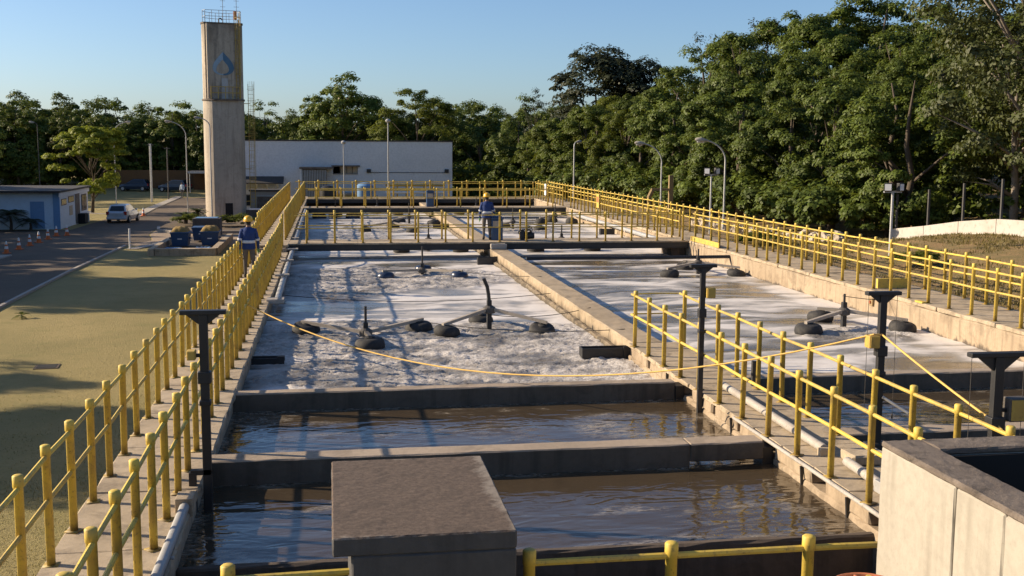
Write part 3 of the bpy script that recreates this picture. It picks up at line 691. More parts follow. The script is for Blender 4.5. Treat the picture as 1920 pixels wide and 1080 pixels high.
# ------------------------------------------------------------------ T posts
def t_post(x, y, ztop, zbot, wd, label, box=None, rz=0.0, bracket=None, rr=0.05):
    root = thing('signal_post', (x, y, zbot), label, 'post', 'black T shaped posts along the ponds', rz)
    H = ztop-zbot
    mb = MB(); mb.box(-rr, rr, -rr*0.8, rr*0.8, 0, H-0.05); mb.build('pole', M['black_steel'], root, bevel=0.008)
    mb = MB(); mb.box(-rr*1.5, rr*1.5, -rr*1.3, rr*1.3, H-0.86, H-0.72); mb.build('collar', M['black_steel'], root, bevel=0.01)
    mb = MB(); mb.box(-rr*1.3, rr*1.3, -rr*1.2, rr*1.2, H-1.12, H-1.06); mb.build('clamp', M['black_steel'], root, bevel=0.01)
    mb = MB(); mb.box(-wd/2, wd/2, -0.055, 0.055, H-0.05, H+0.0); mb.build('cross_arm', M['black_steel'], root, bevel=0.006)
    mb = MB(); g = wd*0.28
    mb.prism_y([(-g-rr, H-0.05), (g+rr, H-0.05), (rr, H-0.05-g*0.8), (-rr, H-0.05-g*0.8)], -0.02, 0.02); mb.build('gusset', M['black_steel'], root)
    if box:
        bx, bz, bs, mt = box
        mb = MB(); mb.box(bx-bs/2, bx+bs/2, -0.09, 0.06, bz-bs*0.55, bz+bs*0.55); ob = mb.build('control_box', M[mt], root, bevel=0.012)
        mb = MB(); mb.box(bx-bs/2+0.015, bx+bs/2-0.015, -0.10, -0.088, bz-bs*0.48, bz+bs*0.48); mb.build('box_lid', M['yellow_dull'], ob)
        mb = MB(); a, b_ = sorted((0.0, bx)); mb.box(a, b_, -0.02, 0.02, bz-0.03, bz+0.01); mb.build('box_arm', M['black_steel'], root)
    return root
t1 = t_post(-1.47, 13.3, 2.08, -1.5, 0.52, 'black T shaped post at the lawn side wall with a yellow control box', (-0.14, 3.06, 0.10, 'yellow_dull'))
mb = MB(); mb.box(-0.19, 0.05, -0.04, 0.04, 1.63, 1.69); mb.box(-0.21, -0.13, -0.05, 0.05, 0.9, 1.66); mb.build('bracket', M['black_steel'], t1)
t2 = t_post(5.89, 17.3, 2.11, -0.9, 0.44, 'black T shaped post at the far part of the platform over the dark pond edge', (0.12, 2.55, 0.15, 'yellow_dull'), rr=0.042)
t3 = t_post(7.13, 13.7, 2.12, -0.9, 0.47, 'black T shaped post in the middle, with the yellow rope tied to it', (-0.13, 2.36, 0.15, 'yellow_dull'), rr=0.048)
mb = MB(); mb.tube([(0.03, -0.05, 1.62), (0.30, -0.25, 1.44)], 0.02); mb.build('drain_pipe', M['galv'], t3)
mb = MB(); mb.box(-0.16, 0.14, -0.10, 0.08, 0.55, 1.0); mb.build('bracket', M['black_steel'], t3, bevel=0.02)
t4 = t_post(7.22, 11.2, 1.77, -0.9, 0.70, 'black T shaped post just behind the rim of the beige tank', (0.24, 2.03, 0.24, 'arm_dark'), rr=0.056)
for (root, spots) in ((t3, ((-0.2, 1.5), (0.2, 1.6))), (t4, ((-0.32, 0.9), (0.31, 1.0)))):
    top = [o for o in root.children if o.name.startswith('cross_arm')][0]
    zt = (2.12+0.9-0.05) if root is t3 else (1.77+0.9-0.05)
    for dx, ln in spots:
        mb = MB(); mb.tube([(dx, 0, zt), (dx+0.004, 0, zt-ln)], 0.0035, 5); mb.tube([(dx+0.004, 0, zt-ln), (dx+0.004, 0, zt-ln-0.06)], 0.012, 6); mb.build('hanging_cord', M['arm_dark'], root)
tag(MB().tube([(6.98, 17.75, 0.0), (6.98, 17.75, 0.42)], 0.05, 8).build('stub_post', M['black_steel'], None, True), 'short black stub post standing on the platform near its broken slab', 'post')

# rope from the lawn railing to the middle and rear T posts
def rope_pts(a, b, sag, n=24):
    a = Vector(a); b = Vector(b)
    return [a+(b-a)*(k/n)+Vector((0, 0, -4*sag*(k/n)*(1-k/n))) for k in range(n+1)]
rp = rope_pts((-1.77, 24.0, 0.64), (7.0, 13.65, 1.56), 0.98) + rope_pts((7.12, 13.65, 1.55), (7.22, 11.2, 0.98), 0.02, 6)[0:] + rope_pts((7.22, 11.2, 0.96), (7.3, 9.6, 0.55), 0.05, 6)[1:]
tag(MB().tube(rp, 0.0135, 6).build('rope', M['rope'], None, True), 'yellow rope sagging across the froth and tied to the T posts', 'rope')

# ------------------------------------------------------------------ pipes
def pipe(name, label, pts, r, mat, extra=None, n=10):
    root = thing(name, pts[0], label, 'pipe', 'pipes along the tank walls'); b = Vector(pts[0])
    mb = MB(); mb.tube([Vector(p)-b for p in pts], r, n); mb.build('tube', mat, root, True)
    for (p, s, m) in extra or []:
        mb = MB(); q = Vector(p)-b; mb.box(q.x-s[0]/2, q.x+s[0]/2, q.y-s[1]/2, q.y+s[1]/2, q.z-s[2]/2, q.z+s[2]/2); mb.build('support', m, root, bevel=0.008)
    return root
pipe('wall_pipe', 'pale pipe lying along the walkway edge, ending in a small concrete block', [(-1.62, 6.2, 0.06), (-1.62, 9.0, 0.055), (-1.615, 12.35, 0.06)], 0.055, M['galv'], [((-1.62, 12.45, 0.05), (0.19, 0.3, 0.2), M['walk'])] + [((-1.62, 7+k*1.3, 0.005), (0.16, 0.05, 0.03), M['galv']) for k in range(4)])
pipe('wall_pipe', 'grey pipe hung along the foam edge below the lawn walkway', [(-1.40, 29.4, -0.08), (-1.42, 36, -0.02), (-1.42, 42.8, 0.0)], 0.085, M['galv'],
     [((-1.42, 29.2, 0.0), (0.44, 0.5, 0.10), M['kerb']), ((-1.45, 34.2, 0.08), (0.42, 0.22, 0.06), M['kerb']), ((-1.45, 38.4, 0.09), (0.42, 0.22, 0.06), M['kerb']), ((-1.45, 42.4, 0.10), (0.5, 0.3, 0.06), M['kerb'])])
pipe('wall_pipe', 'grey pipe along the foam edge past the first bridge', [(-1.42, 45.6, 0.1), (-1.44, 56, 0.12), (-1.44, 66.5, 0.12)], 0.10, M['galv'], [((-1.46, 46+k*4.8, 0.2), (0.42, 0.25, 0.06), M['kerb']) for k in range(4)])
pipe('platform_pipe', 'thick pale pipe lying on the platform slabs', [(6.37, 17.5, 0.075), (6.33, 13.55, 0.075)], 0.062, M['pvc'], [((6.33, 13.5, 0.05), (0.2, 0.1, 0.1), M['walk'])])
pipe('platform_pipe', 'pale pipe on the platform beside the step block near the beige tank', [(6.36, 12.95, 0.075), (6.30, 11.75, 0.075), (6.28, 9.2, 0.075)], 0.062, M['pvc'], [((6.30, 11.9, 0.075), (0.145, 0.16, 0.145), M['galv'])])
pipe('platform_pipe', 'thin pale pipe hung along the platform edge over the dark pond', [(5.885, 15.7, -0.02), (5.89, 13, -0.015), (5.90, 9.3, -0.02)], 0.028, M['pvc'])
tag(rough('step_block', [(6.45, 6.95, 12.95, 13.35, 0.002, 0.13)], M['walk'], step=0.2, jit=0.006, seed=33), 'small concrete step block on the platform beside the pale pipe', 'block')
pipe('wall_pipe', 'grey pipe along the tank edge of the forest side walkway', [(13.75, 46, 0.02), (13.72, 52, 0.05), (13.70, 64, 0.05)], 0.10, M['galv'], [((13.8, 47.5+k*4, -0.02), (0.35, 0.2, 0.1), M['kerb']) for k in range(4)])
pipe('boom_pipe', 'long thin black pipe lying across the foam from wall to wall', [(6.72, 38.6, 0.06), (10.2, 38.5, 0.045), (14.0, 38.3, 0.075), (14.12, 38.2, -0.35)], 0.062, M['black_steel'])
pipe('cable_conduit', 'thin white conduit lying along the bank edge of the forest side walkway', [(15.72, 24.0, 0.14), (15.72, 32, 0.17), (15.74, 44, 0.17)], 0.03, M['white'])
for (x0, x1, y, z, lab) in ((5.02, 6.02, 22.9, -0.38, 'black overflow trough jutting from the dividing wall into the froth'), (5.3, 6.02, 42.2, -0.38, 'black overflow trough at the dividing wall just before the first bridge'),
                            (5.2, 6.02, 60.0, -0.38, 'black overflow trough at the dividing wall between the first and second bridges'), (-1.6, -0.95, 23.4, -0.52, 'black overflow trough in the shade of the lawn walkway'),
                            (13.1, 13.82, 56.0, -0.38, 'black overflow trough at the forest side wall past the first bridge')):
    root = thing('overflow_trough', (x0, y*.966, z+0.14), lab, 'trough', 'black overflow troughs on the tank walls'); L = x1-x0
    mb = MB(); mb.box(0, L, 0, 0.02, -0.16, 0.12); mb.box(0, L, 0.28, 0.30, -0.16, 0.12); mb.box(0, 0.02, 0.02, 0.28, -0.16, 0.12); mb.box(0.02, L, 0.02, 0.28, -0.16, -0.14); mb.build('tray', M['black_steel'], root)
    mb = MB(); mb.box(L-0.14, L+0.0, -0.03, 0.0, -0.2, 0.16); mb.build('end_plate', M['black_steel'], root)

# thin cables slung over the foam
for (a, b, sag, lab) in (((-1.55, 31.2, -0.1), (6.1, 30.6, -0.1), 0.22, 'thin black cable over the smooth foam by the dividing wall'), ((2.3, 26.7, -0.25), (6.3, 23.6, 0.02), 0.12, 'thin black cable from the frothy aerator to the dividing wall'),
                         ((3.9, 27.4, -0.2), (6.3, 26.9, 0.02), 0.12, 'thin black cable tying the crooked aerator to the dividing wall'), ((3.3, 38.9, -0.2), (6.3, 33.5, 0.02), 0.1, 'thin black cable from the navy aerator to the dividing wall'),
                         ((12.75, 26.6, 0.25), (14.1, 26.6, 0.1), 0.02, 'thin black cable tying the aerator to the forest side wall')):
    tag(MB().tube(rope_pts(a, b, sag, 16), 0.009, 5).build('cable', M['black'], None, True), lab, 'cable', 'thin cables over the foam')

# ------------------------------------------------------------------ aerators
def float_mesh(name, mat):
    mb = MB(); pr = []
    for k in range(11):
        t = math.pi*(k/10-0.5); r = 0.15+0.145*max(0, math.cos(t))**0.8; pr.append((r, 0.155*math.sin(t)))
    mb.lathe(pr, n=20); mb.lathe([(0.10, 0.155), (0.10, 0.175), (0.03, 0.18)], n=10)
    return mb.mesh(name, mat, True)
FL = {k: float_mesh('float', M[k]) for k in ('rubber', 'navy_float')}
def aerator(x, y, rz, label, fl='rubber', mast=0.55, hub=0.10, reach=1.4, tilt=0.0, fs=1.0, crooked=False, plain=False, seed=0, arms='arm'):
    rnd = random.Random(seed*13+5)
    x, y = x*.963, y*.963
    root = thing('surface_aerator', (x, y, ZF), label, 'aerator', 'floating surface aerators', rz)
    for k in range(3):
        a = math.pi/2*0 + k*2*math.pi/3 - math.pi/2
        dx, dy = math.cos(a), math.sin(a); rr = reach*rnd.uniform(0.93, 1.06)
        f = inst('float', FL[fl], root, (dx*rr, dy*rr, 0.11+rnd.uniform(-.03, .04)), (rnd.gauss(0, .10), rnd.gauss(0, .10), rnd.uniform(0, 6)), (fs, fs, fs*rnd.uniform(0.80, 1.1)))
        mb = MB(); p0 = Vector((dx*0.08, dy*0.08, hub+0.38)); p1 = Vector((dx*(rr+0.12), dy*(rr+0.12), 0.27*fs+0.02)); n = Vector((-dy, dx, 0))
        q = []
        for p, t in ((p0, 0.058), (p1, 0.050)):
            for s1 in (-1, 1):
                for s2 in (-0.45, 0.45): q.append(p+n*(s1*t*0.8)+Vector((0, 0, s2*t*1.5)))
        mb.add(q, [(0, 1, 3, 2), (4, 6, 7, 5), (0, 4, 5, 1), (2, 3, 7, 6), (0, 2, 6, 4), (1, 5, 7, 3)])
        mb.build('arm', M[arms if k else 'arm_dark'], root)
        mb = MB(); mb.tube([p1-Vector((dx*.14, dy*.14, 0.0)), p1-Vector((dx*.14, dy*.14, 0.12))], 0.035, 8); mb.build('arm_foot', M['arm_dark'], root)
    mb = MB(); mb.lathe([(0.11, hub+0.28), (0.15, hub+0.30), (0.15, hub+0.42), (0.08, hub+0.47)], n=12); mb.build('hub', M['arm_dark'], root)
    mb = MB(); mb.box(-0.055, 0.055, -0.06, 0.06, -0.1, hub+0.60); mb.build('motor_column', M['black_steel'], root, bevel=0.01)
    mb = MB(); 
    if crooked: mb.tube([(0, 0, hub+0.55), (0.02, 0, hub+0.75), (0.05, 0, hub+0.92), (0.14, 0.02, hub+1.12)], 0.045, 8)
    else: mb.tube([(0, 0, hub+0.55), (0.0, 0, hub+0.55+mast)], 0.03, 8)
    mb.build('mast', M['black_steel'], root, True)
    return root
aerator(0.78, 26.5, 0.03, 'aerator in the thick froth with black floats, a square column and sun-pale arms', mast=0.42, hub=-0.20, reach=1.5, seed=1, fs=1.12)
aerator(3.83, 27.3, math.pi+0.03, 'aerator in the froth by the dividing wall with a crooked black hose on top', crooked=True, hub=0.16, reach=1.32, seed=2, fs=1.05)
aerator(3.12, 39.0, math.pi-0.1, 'aerator with glossy navy blue floats and a tall thin mast', fl='navy_float', mast=0.62, hub=-0.14, reach=1.45, seed=3, fs=1.0)
aerator(12.75, 26.5, math.pi+0.02, 'aerator near the forest side wall with a small wire loop on its column', mast=0.25, hub=0.08, reach=1.35, seed=4, fs=1.12)
aerator(12.95, 38.6, math.pi, 'aerator behind the far T post with its floats in bright foam', mast=0.3, hub=0.05, reach=1.4, seed=5, fs=1.1)
aerator(4.15, 48.5, math.pi, 'aerator just past the first bridge in the tank beside the lawn', mast=0.5, seed=6, fs=1.15)
aerator(10.0, 48.5, math.pi, 'aerator just past the first bridge, near the black hose heap', mast=0.4, seed=7, fs=1.25)
aerator(3.1, 59.3, math.pi*0.95, 'aerator half way between the bridges with pale arms', seed=8, fs=1.1)
aerator(0.3, 70.6, math.pi, 'navy aerator under the second bridge beside the lawn walkway', fl='navy_float', seed=9, fs=1.45, reach=1.1)
aerator(4.4, 64.3, math.pi*1.1, 'aerator close before the second bridge, beside the dividing wall', seed=10, fs=1.2)
aerator(9.6, 59.5, math.pi*1.05, 'aerator half way between the bridges on the forest side', seed=11, fs=1.1)
aerator(13.0, 65.0, math.pi, 'aerator before the second bridge beside the forest side wall', seed=12, fs=1.2, reach=1.0)
aerator(3.0, 74.0, math.pi, 'pale armed aerator past the second bridge beside the lawn', seed=13, fs=1.2)
aerator(9.5, 74.0, math.pi, 'pale armed aerator past the second bridge on the forest side', seed=14, fs=1.2)

# ------------------------------------------------------------------ bins, hose heap
def bin_(x, y, h, wd, label):
    root = thing('blue_bin', (x, y, ZB), label, 'bin', 'blue bins on the footbridges')
    mb = MB(); mb.prism([(-wd*.46, -wd*.4), (wd*.46, -wd*.4), (wd*.5, 0), (wd*.46, wd*.4), (-wd*.46, wd*.4), (-wd*.5, 0)], 0.0, h*0.86); mb.build('bin_body', M['blue_bin'], root, bevel=0.02)
    mb = MB(); mb.box(-wd*.52, wd*.52, -wd*.45, wd*.45, h*.86, h*.95); mb.box(-wd*.4, wd*.4, -wd*.35, wd*.35, h*.95, h); mb.build('lid', M['blue_bin'], root, bevel=0.02)
    mb = MB(); mb.box(-wd*.36, wd*.36, -wd*.4-0.006, -wd*.4+0.01, h*.58, h*.80); mb.build('notice', M['kerb'], root)
bin_(6.45, 43.95, 0.95, 0.48, 'blue bin with a pale notice, beside the worker on the first footbridge')
bin_(5.9, 67.7, 1.0, 0.46, 'small blue bin on the second footbridge at the dividing wall')
root = thing('pump_motor', (7.6, 43.95, ZB), 'black greasy pump motor with tangled hoses on the first footbridge', 'pump')
mb = MB(); mb.tube([(0.0, 0, 0.14), (0.34, 0.05, 0.16)], [0.13, 0.12], 12); mb.build('motor_body', M['black_steel'], root, True)
mb = MB(); mb.lathe([(0.10, 0.0), (0.10, 0.30), (0.05, 0.42)], -0.12, 0, 10); mb.build('pump_body', M['black_steel'], root, True)
for k in range(9):
    rnd = random.Random(k); pts = []
    a0 = rnd.uniform(0, 6.28); cx, cz, rad = rnd.uniform(-.22, .2), rnd.uniform(.22, .42), rnd.uniform(.08, .2)
    for j in range(9): pts.append((cx+rad*math.cos(a0+j*.62), rnd.uniform(-.06, .06), cz+rad*0.9*math.sin(a0+j*.62)))
    mb = MB(); mb.tube(pts, 0.018, 6); mb.build('hose', M['black_steel'], root, True)
# yellow boards and life ring stand on the forest side walkway
tag(MB().box(14.05, 14.09, 39.6, 42.9, ZB+0.01, ZB+0.20).build('toe_board', M['yellow']), 'bright yellow toe board at the bridge end of the forest side walkway', 'board')
tag(MB().box(14.35, 15.3, 27.9, 28.0, ZB+0.004, ZB+0.26).build('toe_board', M['orange' if False else 'yellow']), 'low orange yellow board lying across the forest side walkway', 'board')
tag(MB().box(14.02, 14.14, 25.0, 25.35, ZB+0.003, ZB+0.045).build('paint_mark_block', M['yellow']), 'small yellow painted block at a post foot on the forest side wall', 'block')
root = thing('shut_off_bracket', (13.99, 27.5, -0.05), 'small orange rusty bracket on the face of the forest side wall', 'bracket')
mb = MB(); mb.box(-0.03, 0.02, -0.1, 0.1, -0.10, 0.10); mb.build('plate', M['wood'], root, bevel=0.01); mb = MB(); mb.tube([(-0.03, 0, 0), (-0.07, 0, 0)], 0.04, 8); mb.build('bolt', M['orange'], root)
for (x, y, lab) in ((14.12, 59.0, 'yellow and white warning sign tied to the forest side railing'), (14.12, 74.0, 'white notice tied to the forest side railing past the second bridge')):
    root = thing('warning_sign', (x, y, ZB+0.3), lab, 'sign', 'signs tied to the railings'); 
    mb = MB(); mb.box(-0.012, 0.012, -0.28, 0.28, 0.1, 0.85); mb.build('sign_board', M['white' if y > 70 else 'yellow'], root)
    mb = MB(); mb.box(-0.018, -0.0125, -0.18, 0.18, 0.4, 0.7); mb.build('sign_print', M['orange' if y < 70 else 'galv'], root)

# ================================================================== NEAR BLOCK, TANK, HANDWHEEL
root = thing('concrete_block', (0.6, 7.9, 0), 'grey concrete block with a grimy brown overhanging top slab, standing at the yellow front railing', 'block')
child_world(rough('top_slab', [(-0.02, 1.175, 7.02, 8.82, 1.375, 1.50)], M['grey_box'], step=0.06, jit=0.0013, bev=0.01, seed=51), root)
_t = root.children[0].data; _t.materials.append(M['box_top'])
for p in _t.polygons:
    if p.normal.z > 0.6: p.material_index = 1
child_world(rough('block_body', [(0.10, 1.173, 7.022, 8.78, ZG-0.1, 1.374)], M['grey_box'], step=0.25, jit=0.002, bev=0.012, seed=52), root)
root = thing('concrete_tank', (4.5, 4.0, 0), 'beige concrete tank with a dirty open rim, cut into upright panels', 'tank')
child_world(rough('tank_wall', [(3.71, 3.97, 6.12, 7.05, ZG, 1.955)], M['panel'], step=0.2, jit=0.0012, bev=0.008, seed=54), root)
yy = 6.112
for k, L in enumerate((0.50, 0.52, 0.55, 0.6, 0.7, 0.8)):
    child_world(rough('tank_panel', [(3.712-0.004*k, 3.97, yy-L, yy, ZG, 1.955)], M['panel'], step=0.2, jit=0.0012, bev=0.012, seed=55+k), root)
    yy -= L+0.012
child_world(MB().box(3.735, 3.96, yy, 7.0, ZG, 1.95).build('joint_filler', M['rim']), root)
child_world(rough('back_wall', [(3.972, 7.6, 6.79, 7.048, ZG, 1.955)], M['panel'], step=0.3, jit=0.0015, bev=0.01, seed=63), root)
child_world(rough('rim_coping', [(3.705, 3.99, 2.0, 7.055, 1.956, 2.0), (3.991, 7.6, 6.79, 7.056, 1.956, 2.0)], M['rim'], step=0.055, jit=0.002, bev=0.012, seed=64), root)
child_world(MB().box(3.972, 7.6, 2.0, 6.789, -1.2, -1.15).build('tank_floor', M['black']), root)  # floor painted black as part of the shade inside the tank
child_world(MB().box(3.973, 7.6, 6.76, 6.788, -1.14, 1.954).box(3.973, 4.0, 2.0, 6.758, -1.14, 1.954).box(7.575, 7.606, 2.0, 6.758, -1.14, 1.954).build('tank_shade_lining', M['black']), root)  # black sheets added to paint the deep shade inside the open tank
child_world(rough('side_wall', [(7.61, 7.85, 2.0, 7.05, ZG, 1.955)], M['panel'], step=0.6, jit=0.0015, seed=65), root)
root = thing('handwheel', (3.40, 6.55, 0.0), 'orange valve handwheel at the foot of the beige tank', 'handwheel')
mb = MB(); mb.tube([(0.215*math.cos(a), 0.215*math.sin(a), 1.17) for a in np.linspace(0, 2*math.pi, 33)], 0.017, 8, False); mb.build('wheel_rim', M['orange'], root, True)
for k in range(5):
    a = k*2*math.pi/5+.3; mb = MB(); mb.tube([(0.03*math.cos(a), 0.03*math.sin(a), 1.165), (0.212*math.cos(a), 0.212*math.sin(a), 1.17)], 0.011, 6); mb.build('spoke', M['orange'], root, True)
mb = MB(); mb.lathe([(0.04, 1.14), (0.04, 1.20), (0.02, 1.21)], n=10); mb.tube([(0, 0, 0.05), (0, 0, 1.25)], 0.018, 8); mb.lathe([(0.12, 0.0), (0.12, 0.03), (0.07, 0.06), (0.06, 0.7), (0.09, 0.74), (0.09, 0.78)], n=10); mb.build('stem', M['yellow_dull'], root, True)
tag(MB().box(2.7, 3.9, 6.4, 7.36, -0.12, -0.003).build('valve_platform', M['dirty']), 'small dark concrete ledge under the orange handwheel', 'ledge')

# ================================================================== WATER TOWER
TA = R(13.0)
tw = thing('water_tower', (-8.95, 101.1, ZG), 'tall weathered concrete water tower with a blue water drop emblem', 'water tower', rz=TA)
def trunc(r, cut, n=40, cx=0.0, k=1.0):
    """circle cut flat on the camera side"""
    a0 = math.asin(cut/r); out = []
    for i in range(n+1):
        a = -a0 + (math.pi+2*a0)*i/n
        out.append((cx+r*math.cos(a), r*math.sin(a)*k))
    return out
Hc = 10.12
mb = MB(); mb.prism(trunc(1.72, 1.30), 0.0, Hc); mb.build('tower_shaft', M['tower'], tw)
mb = MB(); mb.prism(trunc(1.70, 0.70), Hc+0.16, 16.55); mb.build('tower_tank', M['tower_stained'], tw)
mb = MB(); mb.prism(trunc(1.80, 1.50), Hc+0.004, Hc+0.156); mb.build('balcony_slab', M['rim'], tw)
mb = MB(); mb.prism(trunc(1.76, 0.74), 16.554, 16.68); mb.build('top_slab', M['rim'], tw)
mb = MB(); mb.box(-1.42, -1.30, -1.10, -0.703, Hc+0.16, 16.55); mb.build('pilaster', M['tower'], tw)
# doors, rails
mb = MB(); mb.box(-0.22, 0.30, -0.74, -0.705, Hc+0.18, Hc+1.9); mb.build('upper_door', M['galv'], tw)
mb = MB(); mb.box(-0.25, 0.38, -1.32, -1.301, 0.1, 1.42); mb.build('lower_door', M['black'], tw)
def rail_part(parent, pts, name='rail', mat=None, r=0.02, h=(1.0, 0.5), post=True):
    for z in h:
        mb = MB(); mb.tube([Vector(p)+Vector((0, 0, z)) for p in pts], r, 6); mb.build(name, mat or M['yellow_dull'], parent, True)
    if post:
        for p in pts:
            mb = MB(); mb.tube([p, Vector(p)+Vector((0, 0, h[0]))], r, 6); mb.build('rail_post', mat or M['yellow_dull'], parent, True)
rail_part(tw, [(-1.2+k*0.6, -1.36, Hc+0.156) for k in range(5)], r=0.035)
rail_part(tw, [(1.6*math.cos(a), 1.6*math.sin(a), 16.68) for a in np.linspace(R(-25), R(205), 12)] + [(-0.9, -0.7, 16.68), (-0.3, -0.7, 16.68), (0.3, -0.7, 16.68), (0.9, -0.7, 16.68), (1.45, -0.68, 16.68)], mat=M['galv'], r=0.022)
# emblem: a drop with a lighter and a darker half and an open heart
def drop(cx, cz, w_, h_, n=26, half=0):
    out = []
    for i in range(n+1):
        t = math.pi*2*i/n
        x = w_*math.sin(t)*max(0.0, math.sin(t/2))**1.25
        out.append((cx+x, cz-math.cos(t)*-h_))
    return out
ez = 13.25
full = drop(0, ez, 1.22, 0.98)
L_ = [p for p in full if p[0] <= 0.0001]; R_ = [p for p in full if p[0] >= -0.0001]
mb = MB(); mb.prism_y([(x-0.05, z) for x, z in full], -0.73, -0.702); mb.build('emblem_drop', M['emblem_pale'], tw)
mb = MB(); mb.prism_y([(x-0.05, z) for x, z in [(0.0, ez+0.97)] + [p for p in R_ if p[1] < ez+0.9][0:] ][::1], -0.745, -0.731); mb.build('emblem_shade', M['emblem_blue'], tw)
heart = drop(-0.06, ez-0.26, 0.72, 0.60)
mb = MB(); mb.prism_y([(x-0.05, z) for x, z in heart], -0.758, -0.746); mb.build('emblem_heart', M['tower'], tw)
# ladders
def ladder(parent, x, y, z0, z1, cage=True, mat='yellow_dull', w_=0.42, name='ladder'):
    mb = MB()
    mb.tube([(x-w_/2, y, z0), (x-w_/2, y, z1)], 0.03, 6); mb.tube([(x+w_/2, y, z0), (x+w_/2, y, z1)], 0.03, 6)
    z = z0+0.2
    while z < z1: mb.tube([(x-w_/2, y, z), (x+w_/2, y, z)], 0.014, 5); z += 0.32
    if cage:
        z = z0+2.0
        while z < z1+0.3:
            mb.tube([(x+(w_/2+0.08)*math.cos(a), y-0.62*math.sin(a), z) for a in np.linspace(0, math.pi, 9)], 0.018, 5); z += 0.95
        for a in (0.5, 1.1, 1.57, 2.05, 2.6): mb.tube([(x+(w_/2+0.08)*math.cos(a), y-0.62*math.sin(a), z0+2.0), (x+(w_/2+0.08)*math.cos(a), y-0.62*math.sin(a), z1+0.2)], 0.012, 5)
    return mb.build(name, M[mat], parent, True)
ladder(tw, 1.18, -0.78, Hc+0.2, 17.4, mat='yellow_dull', w_=0.34)
ladder(tw, 2.22, -0.6, 0.6, 11.6, mat='yellow_dull', w_=0.44)
for k in range(4):
    mb = MB(); mb.box(1.55, 2.2, -0.5, -0.46, 1.5+k*2.8, 1.56+k*2.8); mb.build('ladder_bracket', M['yellow_dull'], tw)
mb = MB(); mb.tube([(1.25, -0.9, Hc+0.2), (1.25, -0.9, 16.9)], 0.05, 8); mb.build('drain_pipe', M['wood'], tw, True)
for (x, y, h) in ((0.15, 0.2, 2.6), (1.25, -0.1, 3.0)):
    mb = MB(); mb.tube([(x, y, 16.68), (x, y, 16.68+h)], 0.025, 6)
    for q in (1.4, 1.9, 2.35): mb.tube([(x-0.22, y, 16.68+q), (x+0.22, y, 16.68+q)], 0.014, 5)
    mb.build('antenna', M['galv'], tw, True)
mb = MB(); mb.box(1.0, 1.25, -0.3, -0.1, 17.0, 17.7); mb.build('relay_box', M['orange'], tw)
mb = MB(); mb.tube([(-0.3, -0.4, 16.68), (-0.3, -0.4, 17.0), (-0.1, -0.4, 17.05), (-0.02, -0.4, 16.9)], 0.05, 8); mb.build('vent_pipe', M['black_steel'], tw, True)

# ================================================================== WHITE BUILDING
wb = thing('white_building', (2.0, 112, ZG), 'long windowless white building behind the tanks', 'building')
def wbox(name, x0, x1, y0, y1, z0, z1, mat, bevel=0.0, parent=wb, P=(2.0, 112, ZG)):
    mb = MB(); mb.box(x0-P[0], x1-P[0], y0-P[1], y1-P[1], z0-P[2], z1-P[2]); return mb.build(name, mat, parent, bevel=bevel)
# front wall built round the strip opening
wbox('front_wall', -10.5, 0.30, 112, 112.25, ZG, 4.18, M['white_paint']); wbox('front_wall', 2.70, 11.97, 112, 112.25, ZG, 4.18, M['white_paint'])
wbox('front_wall', 0.301, 2.699, 112, 112.25, ZG, 1.05, M['white_paint']); wbox('front_wall', 0.301, 2.699, 112, 112.25, 1.72, 4.18, M['white_paint'])
wbox('end_wall', 11.72, 11.968, 112.252, 130, ZG, 4.18, M['white_paint']); wbox('end_wall', -10.5, -10.25, 112.252, 130, ZG, 4.18, M['white_paint']); wbox('rear_wall', -10.24, 11.71, 129.7, 129.95, ZG, 4.18, M['white_paint'])
wbox('roof', -10.6, 12.05, 111.93, 130.1, 4.184, 4.30, M['roof_dark'])
wbox('lit_room_panel', 1.02, 2.69, 112.19, 112.24, 1.06, 1.71, M['interior'])  # tan panel added in the opening, its colour standing for the lit room behind
wbox('lintel', 0.15, 2.9, 111.75, 111.995, 1.725, 1.86, M['rim'])
for k, x in enumerate((0.95, 1.6, 2.15)): wbox('mullion', x, x+0.06, 112.05, 112.12, 1.052, 1.718, M['rim'])
wbox('window_sill', 0.3, 2.7, 111.93, 111.997, 0.98, 1.05, M['kerb'])
wbox('wall_cable', 3.7, 11.6, 111.96, 111.995, 1.14, 1.19, M['black_steel'])
for x in (3.55, 11.2): wbox('wall_lamp', x, x+0.4, 111.75, 111.995, 1.15, 1.5, M['black_steel'], 0.03)
# gate shed in front of the strip opening
sh = thing('gate_shed', (-1.2, 110.5, ZG), 'open shed with a ribbed metal gate against the white building', 'shed')
def sbox(name, x0, x1, y0, y1, z0, z1, mat): return wbox(name, x0, x1, y0, y1, z0, z1, mat, parent=sh, P=(-1.2, 110.5, ZG))
sbox('roof', -2.9, 0.35, 109.9, 111.9, 1.55, 1.70, M['rim']); sbox('side_wall', -2.86, -2.66, 110.0, 111.9, ZG, 1.548, M['white_paint'])
for k in range(15): sbox('gate_rib', -2.62+k*0.155, -2.53+k*0.155, 110.1, 110.14, -1.9, 1.45, M['galv'])
sbox('gate_back', -2.62, -0.3, 110.16, 110.2, -1.9, 1.54, M['rim']); sbox('counter_top', -0.25, 2.9, 110.2, 111.9, -0.9, -0.8, M['kerb'])
